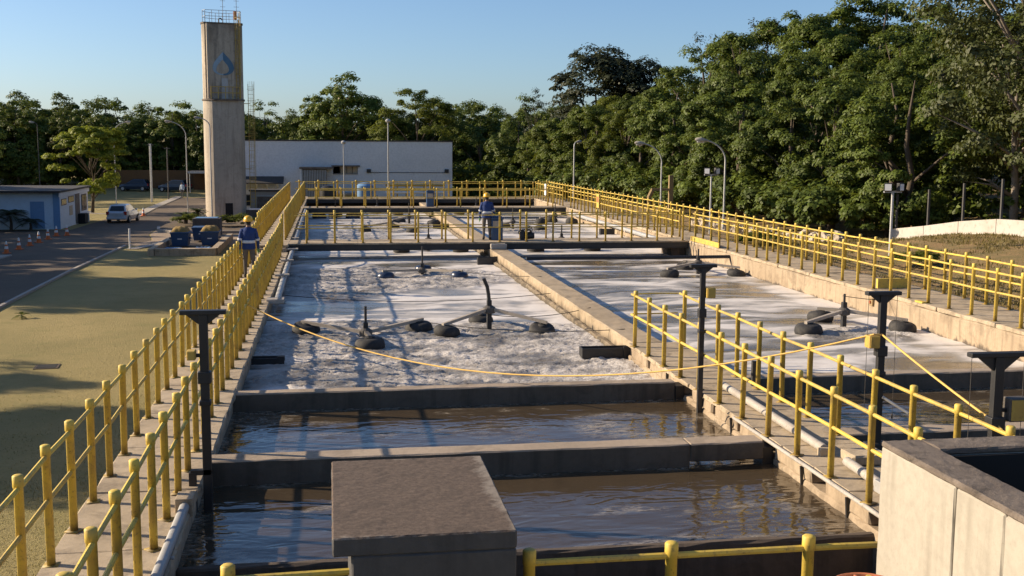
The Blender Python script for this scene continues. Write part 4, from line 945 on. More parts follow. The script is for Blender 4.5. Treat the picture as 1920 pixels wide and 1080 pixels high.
# awning and windows at the tower end
aw = thing('awning', (-7.0, 111.2, -0.2), 'dark sagging awning on white brackets beside the water tower', 'awning')
mb = MB(); mb.add([(-2.4, -0.9, 0.35), (2.6, -0.9, 0.30), (2.6, 0.78, 0.9), (-2.4, 0.78, 0.9), (-2.4, -0.9, 0.43), (2.6, -0.9, 0.38), (2.6, 0.78, 0.98), (-2.4, 0.78, 0.98)], [(0, 3, 2, 1), (4, 5, 6, 7), (0, 1, 5, 4), (1, 2, 6, 5), (2, 3, 7, 6), (3, 0, 4, 7)]); mb.build('awning_sheet', M['roof_dark'], aw)
for k in range(5):
    mb = MB(); x = -1.9+k*0.98; mb.tube([(x, -0.8, 0.33), (x, 0.72, -0.25)], 0.09, 6); mb.build('bracket', M['white'], aw)
for k, (x, wd) in enumerate(((-8.2, 0.8), (-6.35, 0.85), (-4.9, 0.7))):
    o = wbox('window', x, x+wd, 111.94, 111.99, -2.1, -0.95, M['kerb']); mb = MB(); mb.box(x+0.08-2, x+wd-0.08-2, -0.075, -0.061, 0.58, 1.57); mb.build('pane', M['glass_dark'], o)
ga = thing('low_garage', (-5.6, 104, ZG), 'small flat roofed garage with a grey door behind the lawn railing', 'garage')
mb = MB(); mb.box(-1.5, 1.7, 0, 2.5, 0, 2.25); mb.build('walls', M['kerb'], ga); mb = MB(); mb.box(-1.6, 1.8, -0.12, 2.6, 2.252, 2.4); mb.build('roof', M['roof_dark'], ga)
mb = MB(); mb.box(-0.9, 1.2, -0.05, -0.003, 0.05, 1.8); mb.build('door', M['rim'], ga); mb = MB(); mb.box(-1.0, 1.3, -0.10, -0.055, 1.8, 1.92); mb.build('door_frame', M['galv'], ga)
tag(rough('low_wall', [(-7.2, -3.2, 99.6, 99.85, ZG-0.1, -1.75)], M['grey_box'], step=0.8, seed=70), 'low grey wall between the water tower and the lawn walkway', 'wall')
tag(MB().box(-6.9, -5.3, 99.55, 99.9, -1.748, -1.62).build('white_ledge', M['white']), 'white ledge on top of the low grey wall by the tower', 'ledge')
# clutter behind the far railing
for (x, y, lab, mt, r_, h_) in ((3.0, 100, 'round pale blue tank behind the last footbridge', 'tank_blue', 0.75, 3.2), (-0.2, 101, 'squat black tank behind the last footbridge', 'black_steel', 0.7, 2.9)):
    mb = MB(); mb.lathe([(r_*.9, 0), (r_, 0.1), (r_, h_-0.3), (r_*.6, h_-0.05), (0.1, h_)], x, y, 18); o = mb.build('storage_tank', M[mt], None, True); o.location.z = ZG; tag(o, lab, 'tank', 'storage tanks behind the last footbridge')
root = thing('pipe_rack', (6.8, 96, ZG), 'yellow and white pipe rack behind the last footbridge', 'rack')
for k in range(7):
    mb = MB(); mb.box(-2.0+k*0.75, -1.9+k*0.75, 0, 0.1, 0, 3.3); mb.build('upright', M['yellow_dull' if k % 3 else 'white'], root)
for z in (2.5, 3.1): mb = MB(); mb.tube([(-2.2, -0.12, z), (2.8, -0.12, z)], 0.09, 8); mb.build('rack_pipe', M['yellow_dull' if z > 3 else 'white'], root, True)

# ================================================================== SMALL BUILDING, CAR, CONES, SKIPS
hb = thing('guard_house', (-20.2, 89.7, ZG), 'low white guard house with a dark flat roof beside the shaded yard', 'building')
def hbox(name, x0, x1, y0, y1, z0, z1, mat, parent=hb): mb = MB(); mb.box(x0, x1, y0, y1, z0, z1); return mb.build(name, mat, parent)
hbox('front_wall', -18, -0.0, 0, 0.2, 0, 2.72, M['shade_blue_white']); hbox('side_wall', -0.2, 0.0, 0.202, 10.2, 0, 2.78, M['white_paint']); hbox('rear_wall', -18, -0.201, 10.0, 10.2, 0, 2.72, M['white_paint'])  # front wall is coloured blue for its shade; the house is white
hbox('corner_post', -0.45, 0.03, -0.04, -0.002, 0, 2.72, M['tank_blue'])
hbox('roof', -18.4, 0.25, -0.7, 10.5, 2.79, 2.93, M['roof_dark']); hbox('roof_fascia', 0.03, 0.10, -0.3, 10.4, 2.45, 2.788, M['white_paint'])
hbox('front_door', -2.1, -1.1, -0.03, -0.002, 0.05, 2.1, M['tank_blue'])
hbox('pilaster', -7.2, -6.9, -0.06, -0.002, 0, 2.7, M['tank_blue'])
for (y0, y1, z0, z1) in ((0.6, 2.3, 1.75, 2.25), (2.9, 4.9, 1.85, 2.35)):
    f = hbox('window', 0.003, 0.03, y0, y1, z0, z1, M['rim']); mb = MB(); mb.box(0.031, 0.04, y0+.1, y1-.1, z0+.06, z1-.06); mb.build('pane', M['glass_dark'], f)
f = hbox('service_window', 0.003, 0.05, 7.6, 9.5, 0.95, 2.3, M['rim']); mb = MB(); mb.box(0.051, 0.06, 7.75, 8.5, 1.05, 2.2); mb.box(0.051, 0.06, 8.6, 9.35, 1.05, 2.2); mb.build('pane', M['glass_dark'], f)
hbox('side_door', 0.003, 0.04, 5.3, 6.9, 0.05, 2.45, M['rim'])
hbox('counter', 0.003, 0.35, 7.5, 9.6, 0.72, 0.80, M['white']); hbox('notice_board', 0.003, 0.03, 3.2, 4.3, 0.85, 1.6, M['interior'])
hbox('dark_bench', 0.05, 0.6, 6.0, 7.2, 0.0, 0.8, M['black']); hbox('pier', 0.06, 0.36, 8.7, 8.85, 0, 0.7, M['white'])

def make_car(label, body, loc, rz, cat='car'):
    root = thing('parked_car', loc, label, cat, 'cars parked in the yard', rz)   # +y is the front
    # lofted hull: stations along y, half-width and heights
    st = [(-2.0, .70, .42, .86), (-1.92, .80, .30, .95), (-1.3, .86, .24, .98), (0, .87, .22, .96), (1.2, .86, .24, .90), (1.85, .78, .28, .72), (2.02, .60, .36, .62)]
    vs, fs = [], []
    for (y, w_, zl, zh) in st:
        vs += [(-w_*.92, y, zl), (-w_, y, (zl+zh)/2), (-w_*.95, y, zh), (w_*.95, y, zh), (w_, y, (zl+zh)/2), (w_*.92, y, zl)]
    for i in range(len(st)-1):
        for j in range(6): a = i*6+j; b_ = i*6+(j+1) % 6; fs.append((a, b_, b_+6, a+6))
    fs += [tuple(range(6)), tuple(range((len(st)-1)*6+5, (len(st)-1)*6-1, -1))]
    mb = MB(); mb.add(vs, fs); mb.build('body', body, root, bevel=0.03)
    cab = [(-1.82, .74, .90), (-1.50, .62, 1.44), (-0.1, .62, 1.50), (0.95, .70, .93)]
    vs, fs = [], []
    for (y, w_, z) in cab: vs += [(-w_, y, z), (w_, y, z)]
    vs2 = [(-.78, -1.85, .90), (-.60, -1.45, 1.46), (-.60, 0.0, 1.50), (-.76, 1.0, .92)]
    mb = MB(); a = vs2 + [(-x, y, z) for x, y, z in vs2]; mb.add(a, [(0, 1, 2, 3), (4, 7, 6, 5), (0, 4, 5, 1), (1, 5, 6, 2), (2, 6, 7, 3), (3, 7, 4, 0)]); mb.build('cabin', body, root, bevel=0.05)
    mb = MB(); mb.add([(-.60, -1.815, 1.0), (.60, -1.815, 1.0), (.50, -1.53, 1.38), (-.50, -1.53, 1.38)], [(0, 1, 2, 3)]); mb.build('rear_window', M['glass_dark'], root)
    mb = MB(); mb.add([(-.64, .93, 1.0), (.64, .93, 1.0), (.52, .12, 1.45), (-.52, .12, 1.45)], [(0, 1, 2, 3)]); mb.build('windscreen', M['glass_dark'], root)
    for s in (-1, 1):
        mb = MB(); mb.add([(s*.775, -1.5, .98), (s*.765, .7, .98), (s*.622, .02, 1.42), (s*.622, -1.3, 1.40)], [(0, 1, 2, 3)]); mb.build('side_window', M['glass_dark'], root)
        mb = MB(); mb.box(s*.70-.12, s*.70+.12, -2.0, -1.90, .68, .95); mb.build('tail_light', M['red_lens'], root)
        mb = MB(); mb.box(s*.9-.07, s*.9+.07, .62, .78, .95, 1.07); mb.build('mirror', body, root)
        for y in (-1.28, 1.28):
            w_ = MB(); w_.tube([(s*.70, y, .31), (s*.885, y, .31)], .31, 18); wo = w_.build('wheel', M['tyre'], root, True)
            h_ = MB(); h_.tube([(s*.88, y, .31), (s*.895, y, .31)], .19, 12); h_.build('hub_cap', M['galv'], wo, True)
    mb = MB(); mb.box(-.26, .26, -2.03, -2.004, .58, .72); mb.build('number_plate', M['galv'], root)
    mb = MB(); mb.box(-.80, .80, -2.06, -1.96, .32, .52); mb.build('bumper', body, root, bevel=0.03)
    return root
make_car('silver hatchback standing in the shaded yard beside the guard house', M['car_paint'], (-17.0, 97.8, ZG+0.012), R(-6))
make_car('dark blue car parked below the rusty wall behind the yard', M['car_dark'], (-24.6, 150.5, ZG+0.4), R(78))
make_car('dark car beside the gate, parked under the far trees', M['car_dark'], (-19.6, 149.5, ZG+0.35), R(70))

cone = thing('traffic_cone', (0, 0, 0), 'orange and white traffic cone in the row beside the guard house yard', 'traffic cone', 'row of traffic cones in the shaded yard')
mb = MB(); mb.box(-.2, .2, -.2, .2, 0, .04); mb.build('cone_base', M['cone_orange'], cone)
mb = MB(); mb.lathe([(.15, .04), (.115, .26)], n=12); mb.build('cone_body', M['cone_orange'], cone, True)
mb = MB(); mb.lathe([(.114, .261), (.09, .42)], n=12); mb.build('white_band', M['white'], cone, True)
mb = MB(); mb.lathe([(.089, .421), (.072, .52)], n=12); mb.build('orange_band', M['cone_orange'], cone, True)
mb = MB(); mb.lathe([(.071, .521), (.045, .68), (.03, .72)], n=12); mb.build('cone_tip', M['white'], cone, True)
for k, (x, y) in enumerate(((-18.97, 70.5), (-18.9, 72.95), (-18.9, 75.5), (-18.92, 77.9), (-18.93, 80.4), (-19.0, 83.1), (-18.4, 83.6))):
    c = cone if k == 0 else copy_tree(cone); place(c, (x, y, ZG+0.012), rng.uniform(0, 3))
c = copy_tree(cone); place(c, (-18.05, 97.5, ZG+0.012), 0.3, 'orange and white traffic cone standing right beside the silver hatchback'); c['group'] = 'traffic cones'
c = copy_tree(cone); place(c, (-16.4, 104.2, ZG+0.08), 0.3, 'traffic cone at the pale kerb behind the silver hatchback'); c['group'] = 'traffic cones'

# sunk pit with skips
pit = thing('skip_pit', (-8.5, 73.5, ZG), 'low walled concrete bay holding the blue skips beside the lawn', 'bay')
child_world(rough('bay_wall', [(-10.15, -6.7, 68.0, 68.45, ZG-0.1, ZG+0.42)], M['walk'], step=0.4, seed=71), pit)
child_world(rough('bay_wall', [(-10.55, -10.2, 68.0, 79.2, ZG-0.1, ZG+0.42)], M['walk'], step=0.6, seed=72), pit)
child_world(rough('bay_wall', [(-6.98, -6.6, 68.46, 79.2, ZG-0.1, ZG+0.42)], M['walk'], step=0.6, seed=73), pit)
child_world(MB().box(-10.2, -6.98, 68.45, 79.2, ZG-0.05, ZG+0.03).build('bay_floor', M['dirty']), pit)
def skip(x, y, s, label, heap=True):
    root = thing('waste_skip', (x, y, ZG+0.032), label, 'skip', 'blue skips in the concrete bay')
    mb = MB(); b_ = [(-.55*s, -.7*s), (.55*s, -.7*s), (.55*s, .7*s), (-.55*s, .7*s)]; t_ = [(x_*1.22, y_*1.25) for x_, y_ in b_]
    mb.add([(*p, 0.1) for p in b_]+[(*p, 1.12*s) for p in t_], [(3, 2, 1, 0), (0, 1, 5, 4), (1, 2, 6, 5), (2, 3, 7, 6), (3, 0, 4, 7), (4, 5, 6, 7)]); mb.build('skip_body', M['blue_bin'], root, bevel=0.02)
    for z in (1.06*s,):
        mb = MB(); mb.box(-.70*s, .70*s, -.92*s, .92*s, z, z+.09); mb.build('skip_rim', M['blue_bin'], root, bevel=0.02)
    mb = MB(); mb.box(-.16*s, .16*s, -.80*s, -.775*s, .62*s, .86*s); mb.build('label_plate', M['white'], root)
    for s_ in (-1, 1): mb = MB(); mb.tube([(s_*.62*s, -.3, .7*s), (s_*.80*s, -.3, .7*s)], .05, 8); mb.build('lifting_lug', M['blue_bin'], root)
    if heap:
        xs = np.linspace(-.64*s, .64*s, 16); ys = np.linspace(-.84*s, .84*s, 16); X, Y = np.meshgrid(xs, ys)
        Zh = 1.12*s + .42*s*(1-np.abs(X/(.66*s))**4)*(1-np.abs(Y/(.86*s))**4) + .18*(fbm(X*6, Y*6, 4)-.5)
        o = grid_obj('sludge_heap', xs, ys, Zh, M['sludge'], smooth=False); o.parent = root
    return root
skip(-9.35, 73.6, 0.84, 'blue skip heaped with dry yellow sludge, on the road side of the bay')
skip(-7.55, 73.8, 0.86, 'blue skip heaped with dry yellow sludge, on the walkway side of the bay')
skip(-8.5, 77.6, 0.85, 'empty blue skip behind the two heaped skips', heap=False)
for (x, y) in ((-9.3, 69.6), (-7.6, 69.7)):
    o = rough('tarpaulin', [(x-.5, x+.5, y-.35, y+.35, ZG+0.035, ZG+0.34)], M['tank_blue'], step=0.12, jit=0.035, bev=0.12, seed=int(-x*10)); tag(o, 'crumpled pale blue tarpaulin in front of the skip on the %s side' % ('road' if x < -8.5 else 'walkway'), 'tarpaulin')
root = thing('inspection_tank', (-8.7, 83.0, ZG), 'square grey concrete tank with a pale blue lid behind the skips', 'tank')
mb = MB(); mb.box(-.95, .95, -.75, .9, 0, 1.25); mb.build('tank_body', M['grey_box'], root, bevel=.03); mb = MB(); mb.box(-.75, .75, -.55, .7, 1.252, 1.29); mb.build('lid', M['tank_blue'], root, bevel=.01)
tag(MB().tube([(-12.3, 72.6, ZG), (-12.3, 72.6, ZG+1.28)], 0.055, 10).build('marker_post', M['white'], None, True), 'slim white marker post at the kerb corner near the skips', 'post')
dr = thing('drain_cover', (-8.32, 34.5, ZG), 'small square drain opening in the sunlit lawn', 'drain'); mb = MB(); mb.box(-.34, .34, -.34, .34, -0.02, .02); mb.build('drain_frame', M['dirty'], dr); mb = MB(); mb.box(-.27, .27, -.27, .27, .0201, .026); mb.build('drain_hole', M['black'], dr)
dr.rotation_euler.z = 0.1

# fences and walls behind the yard
tag(rough('boundary_wall', [(-29, -17.2, 155.2, 155.5, ZG+0.2, 0.3)], M['rust'], step=1.2, jit=0.02, seed=74), 'rusty brown boundary wall behind the yard', 'wall')
cp = thing('carport', (-15, 150, ZG+0.3), 'dark flat roofed carport behind the tower side of the yard', 'carport'); mb = MB(); mb.box(-2.6, 3.8, -3, 3, 2.5, 2.68); mb.build('roof', M['roof_dark'], cp); mb = MB(); mb.box(-2.6, 3.8, -3.08, -3.004, 2.42, 2.7); mb.build('fascia', M['galv'], cp)
for x in (-2.4, 0.7, 3.6): mb = MB(); mb.tube([(x, -2.8, 0), (x, -2.8, 2.5)], .06, 8); mb.build('column', M['galv'], cp)
mb = MB(); mb.box(-2.6, 3.8, 2.85, 3.0, 0, 2.5); mb.build('rear_wall', M['rust'], cp)

# white wall with fence posts on the bank, rubble wall, lights
bw = thing('bank_wall', (24.6, 40, 0.3), 'white painted wall on top of the grassy bank, with concrete fence posts on it', 'wall')
def gzf(x, y): return float(ground_z(np.array([float(x)]), np.array([float(y)]))[0])
pA, pB = (24.1, 45.6), (25.6, 30.0)
nseg = 7
for k in range(nseg):
    a = [pA[i]+(pB[i]-pA[i])*k/nseg for i in (0, 1)]; b_ = [pA[i]+(pB[i]-pA[i])*(k+.985)/nseg for i in (0, 1)]
    za, zb = gzf(*a), gzf(*b_)
    mb = MB(); d = Vector((b_[0]-a[0], b_[1]-a[1])).normalized(); n = Vector((-d.y, d.x))*.1; tp = 0.58
    A, B_ = Vector(a), Vector(b_)
    mb.add([(*(A-n), za-.4), (*(A+n), za-.4), (*(B_+n), zb-.4), (*(B_-n), zb-.4), (*(A-n), za+tp), (*(A+n), za+tp), (*(B_+n), zb+tp-.0), (*(B_-n), zb+tp)], [(3, 2, 1, 0), (4, 5, 6, 7), (0, 1, 5, 4), (1, 2, 6, 5), (2, 3, 7, 6), (3, 0, 4, 7)])
    child_world(mb.build('wall_bay', M['bank_paint']), bw)
    q = A+(B_-A)*0.05; mb = MB(); mb.box(q.x-.04, q.x+.04, q.y-.04, q.y+.04, za+tp-0.3, za+tp+1.5); o = child_world(mb.build('fence_post', M['grey_box']), bw)
rb = thing('rubble_wall', (20.3, 52, 0), 'broken pale stone wall at the foot of the forest beyond the bank', 'wall')
rnd = random.Random(4)
for k in range(46):
    y = 45.8+k*0.36+rnd.uniform(-.1, .1); x = 21.8-0.07*(y-46)+rnd.uniform(-.15, .15); s = rnd.uniform(.16, .32); z = gzf(x, y)
    o = rough('stone', [(x-s*.7, x+s*.7, y-s*.7, y+s*.7, z-.1, z+s*rnd.uniform(.9, 1.7))], M['tower'], step=.25, jit=.05, bev=.09, seed=k+200); child_world(o, rb)

def lamp(label, base, ztop, reach=0.0, direction=0.0, kind='arm', r=0.047, pole_mat='galv'):
    root = thing('street_lamp' if kind == 'arm' else 'floodlight_pole', base, label, 'street lamp' if kind == 'arm' else 'floodlight', 'street lamps and floodlights round the plant')
    H = ztop-base[2]; dx, dy = math.cos(direction), math.sin(direction)
    mb = MB()
    if kind == 'arm':
        rise = reach*0.8
        arc = [(dx*reach*(1-math.cos(t)), dy*reach*(1-math.cos(t)), H-rise+rise*math.sin(t)) for t in np.linspace(0, math.pi/2*0.86, 9)]
        mb.tube([(0, 0, 0), (0, 0, H*.4), (0, 0, H-rise-.05)]+arc, [r*1.2, r, r*.85]+[r*.75-.02*i/9*r for i in range(9)], 8); mb.build('pole', M[pole_mat], root, True)
        e = Vector(arc[-1]); hd = MB(); a = Vector((dx, dy, 0.10)).normalized()
        hd.tube([e-a*.1, e+a*.05, e+a*.22, e+a*.42, e+a*.52], [.04, .08, .12, .10, .04], 10); ho = hd.build('lamp_head', M['kerb'], root, True)
        l_ = MB(); l_.tube([e+a*.1+Vector((0, 0, -.07)), e+a*.42+Vector((0, 0, -.07))], [.055, .07], 8); l_.build('lens', M['lamp_glass'], ho, True)
    elif kind == 'ball':
        mb.tube([(0, 0, 0), (0, 0, H)], [r, r*.8], 8); mb.build('pole', M[pole_mat], root, True)
        hd = MB(); hd.lathe([(.06, H), (.17, H+.06), (.21, H+.18), (.13, H+.29), (.04, H+.32)], n=12); hd.build('lamp_head', M['galv'], root, True)
    else:
        mb.tube([(0, 0, 0), (0, 0, H)], [r, r*.8], 8); mb.build('pole', M[pole_mat], root, True)
        c_ = MB(); c_.box(-.32, .32, -.03, .03, H-.06, H); c_.build('cross_arm', M[pole_mat], root)
        for s in (-1, 1):
            hd = MB(); q = Vector((s*.22, -.1, H+.12))
            hd.box(q.x-.13, q.x+.13, q.y-.05, q.y+.07, q.z-.13, q.z+.15, rz=s*.5); ho = hd.build('floodlight', M['black_steel'], root, bevel=.01)
            l_ = MB(); l_.box(q.x-.105, q.x+.105, q.y-.062, q.y-.052, q.z-.10, q.z+.12, rz=s*.5, piv=(q.x, q.y+0.01)); l_.build('lens', M['lamp_glass'], ho)
    return root
lamp('curved street lamp beside the lone bright tree', (-21.5, 120, ZG), 6.0, 1.5, 0.0)
lamp('curved street lamp leaning over the yard road, beside the planted island', (-12.4, 102.9, ZG), 5.8, 1.6, math.pi)
lamp('slim street lamp standing close in front of the water tower', (-9.75, 97.0, ZG), 6.0, 0.95, math.pi, r=0.055)
lamp('thin dark street lamp far off before the trees behind the guard house', (-33.6, 140, ZG), 6.2, 0.5, math.pi, pole_mat='arm_dark')
lamp('round headed lamp pole in front of the white building window strip', (1.14, 95, ZG), 3.9, kind='ball', r=0.05)
lamp('tall lamp pole with a round head at the middle of the white building', (4.55, 90, ZG), 5.6, kind='ball', r=0.06)
lamp('short armed street lamp where the forest side walkway ends', (18.0, 83, 0.0), 4.2, 0.35, 0.6, r=0.06)
lamp('curved street lamp before the forest, second from the walkway end', (18.2, 61, 0.1), 4.1, 1.3, math.pi*.97)
lamp('curved street lamp before the forest, third from the walkway end', (18.3, 51, 0.1), 4.25, 1.2, math.pi*.97)
lamp('twin floodlight pole just behind the forest side railing near the first bridge', (16.6, 48, 0.1), 2.75, kind='flood', r=0.05)
lamp('twin floodlight pole on the bank before the white wall', (18.9, 36, 0.2), 2.5, kind='flood', r=0.055)
for (x, y, zt, lab) in ((-19.5, 130, 3.8, 'pale bare pole behind the yard, the thicker of two'), (-18.4, 135, 3.4, 'dim bare pole behind the yard, the thinner of two')):
    root = thing('bare_pole', (x, y, ZG), lab, 'pole'); mb = MB(); mb.tube([(0, 0, 0), (0, 0, zt-ZG)], .12 if x < -19 else .07, 8); mb.build('pole', M['galv' if x < -19 else 'arm_dark'], root, True); mb = MB(); mb.box(-.35, .35, -.04, .04, zt-ZG-.15, zt-ZG-.07); mb.build('cross_arm', M['arm_dark'], root)
root = thing('wooden_post', (20.3, 66, 0.0), 'weathered wooden post with a crooked side arm at the forest edge', 'post')
mb = MB(); mb.box(-.13, .13, -.1, .1, 0, 2.2); mb.build('post_shaft', M['wood'], root); mb = MB(); mb.box(-1.2, -.13, -.06, .06, 1.28, 1.42); mb.build('side_arm', M['wood'], root); mb = MB(); mb.tube([(-1.15, 0, 1.3), (-1.35, 0, 0.9), (-1.3, 0, 0.2)], .14, 7); mb.build('hanging_sack', M['wood'], root)

# ================================================================== PEOPLE
def skin_mesh(chains, root_idx=0, levels=1):
    """chains: list of (list of (x,y,z,r), parent vertex index or None); returns an evaluated mesh"""
    bm_v, bm_e, rad = [], [], []
    for pts, par in chains:
        prev = par
        for (x, y, z, r) in pts:
            bm_v.append((x, y, z)); rad.append(r)
            if prev is not None: bm_e.append((prev, len(bm_v)-1))
            prev = len(bm_v)-1
    me = bpy.data.meshes.new("tmp_skin"); me.from_pydata(bm_v, bm_e, [])
    o = bpy.data.objects.new("tmp_skin", me); C.objects.link(o)
    o.modifiers.new("skin", 'SKIN'); sub = o.modifiers.new("sub", 'SUBSURF'); sub.levels = levels; sub.render_levels = levels
    for i, v in enumerate(me.skin_vertices[0].data):
        r = rad[i]; v.radius = r if isinstance(r, tuple) else (r, r); v.use_root = (i == root_idx)
    dg = bpy.context.evaluated_depsgraph_get(); dg.update()
    out = bpy.data.meshes.new_from_object(o.evaluated_get(dg)); bpy.data.objects.remove(o); bpy.data.meshes.remove(me)
    return out
def person(loc, rz, label, pose='walk', top='jacket', hat=True, band=True, height=1.76):
    root = thing('person', loc, label, 'person', None, rz); s = height/1.76; root.scale = (s, s, s)
    # y is forward; the figure is seen from behind
    L = 0.16 if pose == 'walk' else 0.03
    pel = [(0, 0, .94, (.165, .115)), (0, .0, 1.08, (.15, .105)), (0, .0, 1.25, (.175, .115)), (0, -.01, 1.40, (.165, .10)), (0, .0, 1.475, (.075, .075)), (0, .015, 1.54, (.06, .062)), (0, .02, 1.62, (.088, .10)), (0, .025, 1.70, (.078, .09))]
    ch = [(pel, None)]
    def leg(sx, f):
        return [(sx*.095, .0, .88, .098), (sx*.11, f*.45+.02, .50, .070), (sx*.112, f*.45+.005, .42, .062), (sx*.115, f-.04, .10, .046), (sx*.118, f-.035, .055, .05), (sx*.13, f+.07, .04, .042), (sx*.135, f+.14, .035, .03)]
    ch.append((leg(-1, L), 0)); ch.append((leg(1, -L*.7), 0))
    def arm(sx, mode):
        if mode == 'reach': return [(sx*.185, .0, 1.40, .07), (sx*.25, .04, 1.17, .056), (sx*.28, .20, 1.06, .05), (sx*.32, .38, 1.02, .040), (sx*.33, .44, 1.01, .036)]
        sw = .08*sx if pose == 'walk' else .03
        return [(sx*.185, .0, 1.40, .07), (sx*.245, -.01+sw*.3, 1.15, .056), (sx*.255, .0+sw*.5, 1.09, .051), (sx*.262, .06+sw, .86, .041), (sx*.262, .07+sw, .82, .036)]
    i_l = sum(len(c[0]) for c in ch); ch.append((arm(-1, 'hang'), 3)); i_r = sum(len(c[0]) for c in ch); ch.append((arm(1, 'reach' if pose == 'reach' else 'hang'), 3))
    me = skin_mesh(ch, 0, 2); me.name = 'body'
    for m in (M['trousers'], M[top], M['skin'], M['hair'], M['boot'], M['glove']): me.materials.append(m)
    for p in me.polygons:
        c = p.center; k = 1
        side = abs(c.x) > 0.2
        if c.z > 1.485: k = 3 if (c.y < 0.045 and c.z > 1.55) else 2
        elif c.z < .115: k = 4
        elif not side and c.z < .875: k = 0
        elif side and c.z < .845 and c.z > .5: k = 5
        p.material_index = k; p.use_smooth = True
    body = inst('body', me, root)
    # hands with five fingers each
    for sx, ar in ((-1, ch[3][0]), (1, ch[4][0])):
        e = Vector(ar[-1][:3]); d = (e-Vector(ar[-2][:3])).normalized(); side = Vector((0, 1, 0)) if abs(d.z) > .5 else Vector((sx, 0, 0)); nrm = d.cross(side).normalized()
        chs = [([(*(e-d*.02), .026), (*(e+d*.035), (.030)), (*(e+d*.08), .028)], None)]
        mb = MB(); mb.tube([e-d*.03, e+d*.03, e+d*.085], [.030, .036, .032], 8)
        for q in range(4):
            b0 = e+d*.08+side*(.027-.018*q); ln = (.062, .072, .068, .052)[q]
            mb.tube([b0, b0+d*ln*.55+nrm*.008*sx, b0+d*ln*.9+nrm*.028*sx], [.0095, .009, .007], 6)
        b0 = e+d*.02+side*.032; mb.tube([b0, b0+side*.028+d*.03, b0+side*.03+d*.06], [.011, .010, .008], 6)
        mb.build('hand', M['glove' if hat else 'skin'], root, True)
    if hat:
        mb = MB(); pr = [(.135, 1.665), (.133, 1.70), (.124, 1.745), (.098, 1.79), (.055, 1.815), (.012, 1.823)]
        mb.lathe(pr, 0, .02, 20, 1.0, 1.16); mb.lathe([(.148, 1.655), (.150, 1.668), (.13, 1.675)], 0, .028, 20, 1.0, 1.22); mb.build('helmet', M['helmet'], root, True)
    if top == 'jacket':
        mb = MB()
        mb.lathe([(.165, .845), (.196, .87), (.182, 1.02), (.19, 1.2), (.20, 1.34), (.17, 1.43), (.085, 1.485), (.08, 1.50)], 0, 0, 24, 1.0, .72); mb.build('jacket', M['jacket'], root, True)
        if band:
            mb = MB(); mb.lathe([(.186, 1.03), (.191, 1.035), (.192, 1.105), (.187, 1.11)], 0, 0, 24, 1.0, .74); mb.build('reflective_band', M['band'], root, True)
            for sx, ar in ((-1, ch[3][0]), (1, ch[4][0])):
                a = Vector(ar[1][:3]); b_ = Vector(ar[2][:3]); d = (b_-a).normalized(); q = a+d*.01
                mb = MB(); mb.tube([q-d*.03, q+d*.03], .066, 12); mb.build('sleeve_band', M['band'], root, True)
    return root
person((-2.40, 34.1, 0.004), R(2), 'worker in navy jacket and yellow helmet walking away between the railings on the lawn walkway', 'walk', height=1.80)
person((6.05, 43.9, ZB+0.004), R(-4), 'worker in navy jacket and yellow helmet standing on the first footbridge beside the blue bin', 'reach', height=1.80)
person((-17.6, 141.0, ZG+0.05), R(160), 'distant person in a pale shirt standing in the shade before the carport', 'stand', top='shirt_white', hat=False)
person((-14.4, 143.0, ZG+0.05), R(200), 'distant person in a pale shirt near the tower side of the carport', 'stand', top='shirt_white', hat=False)

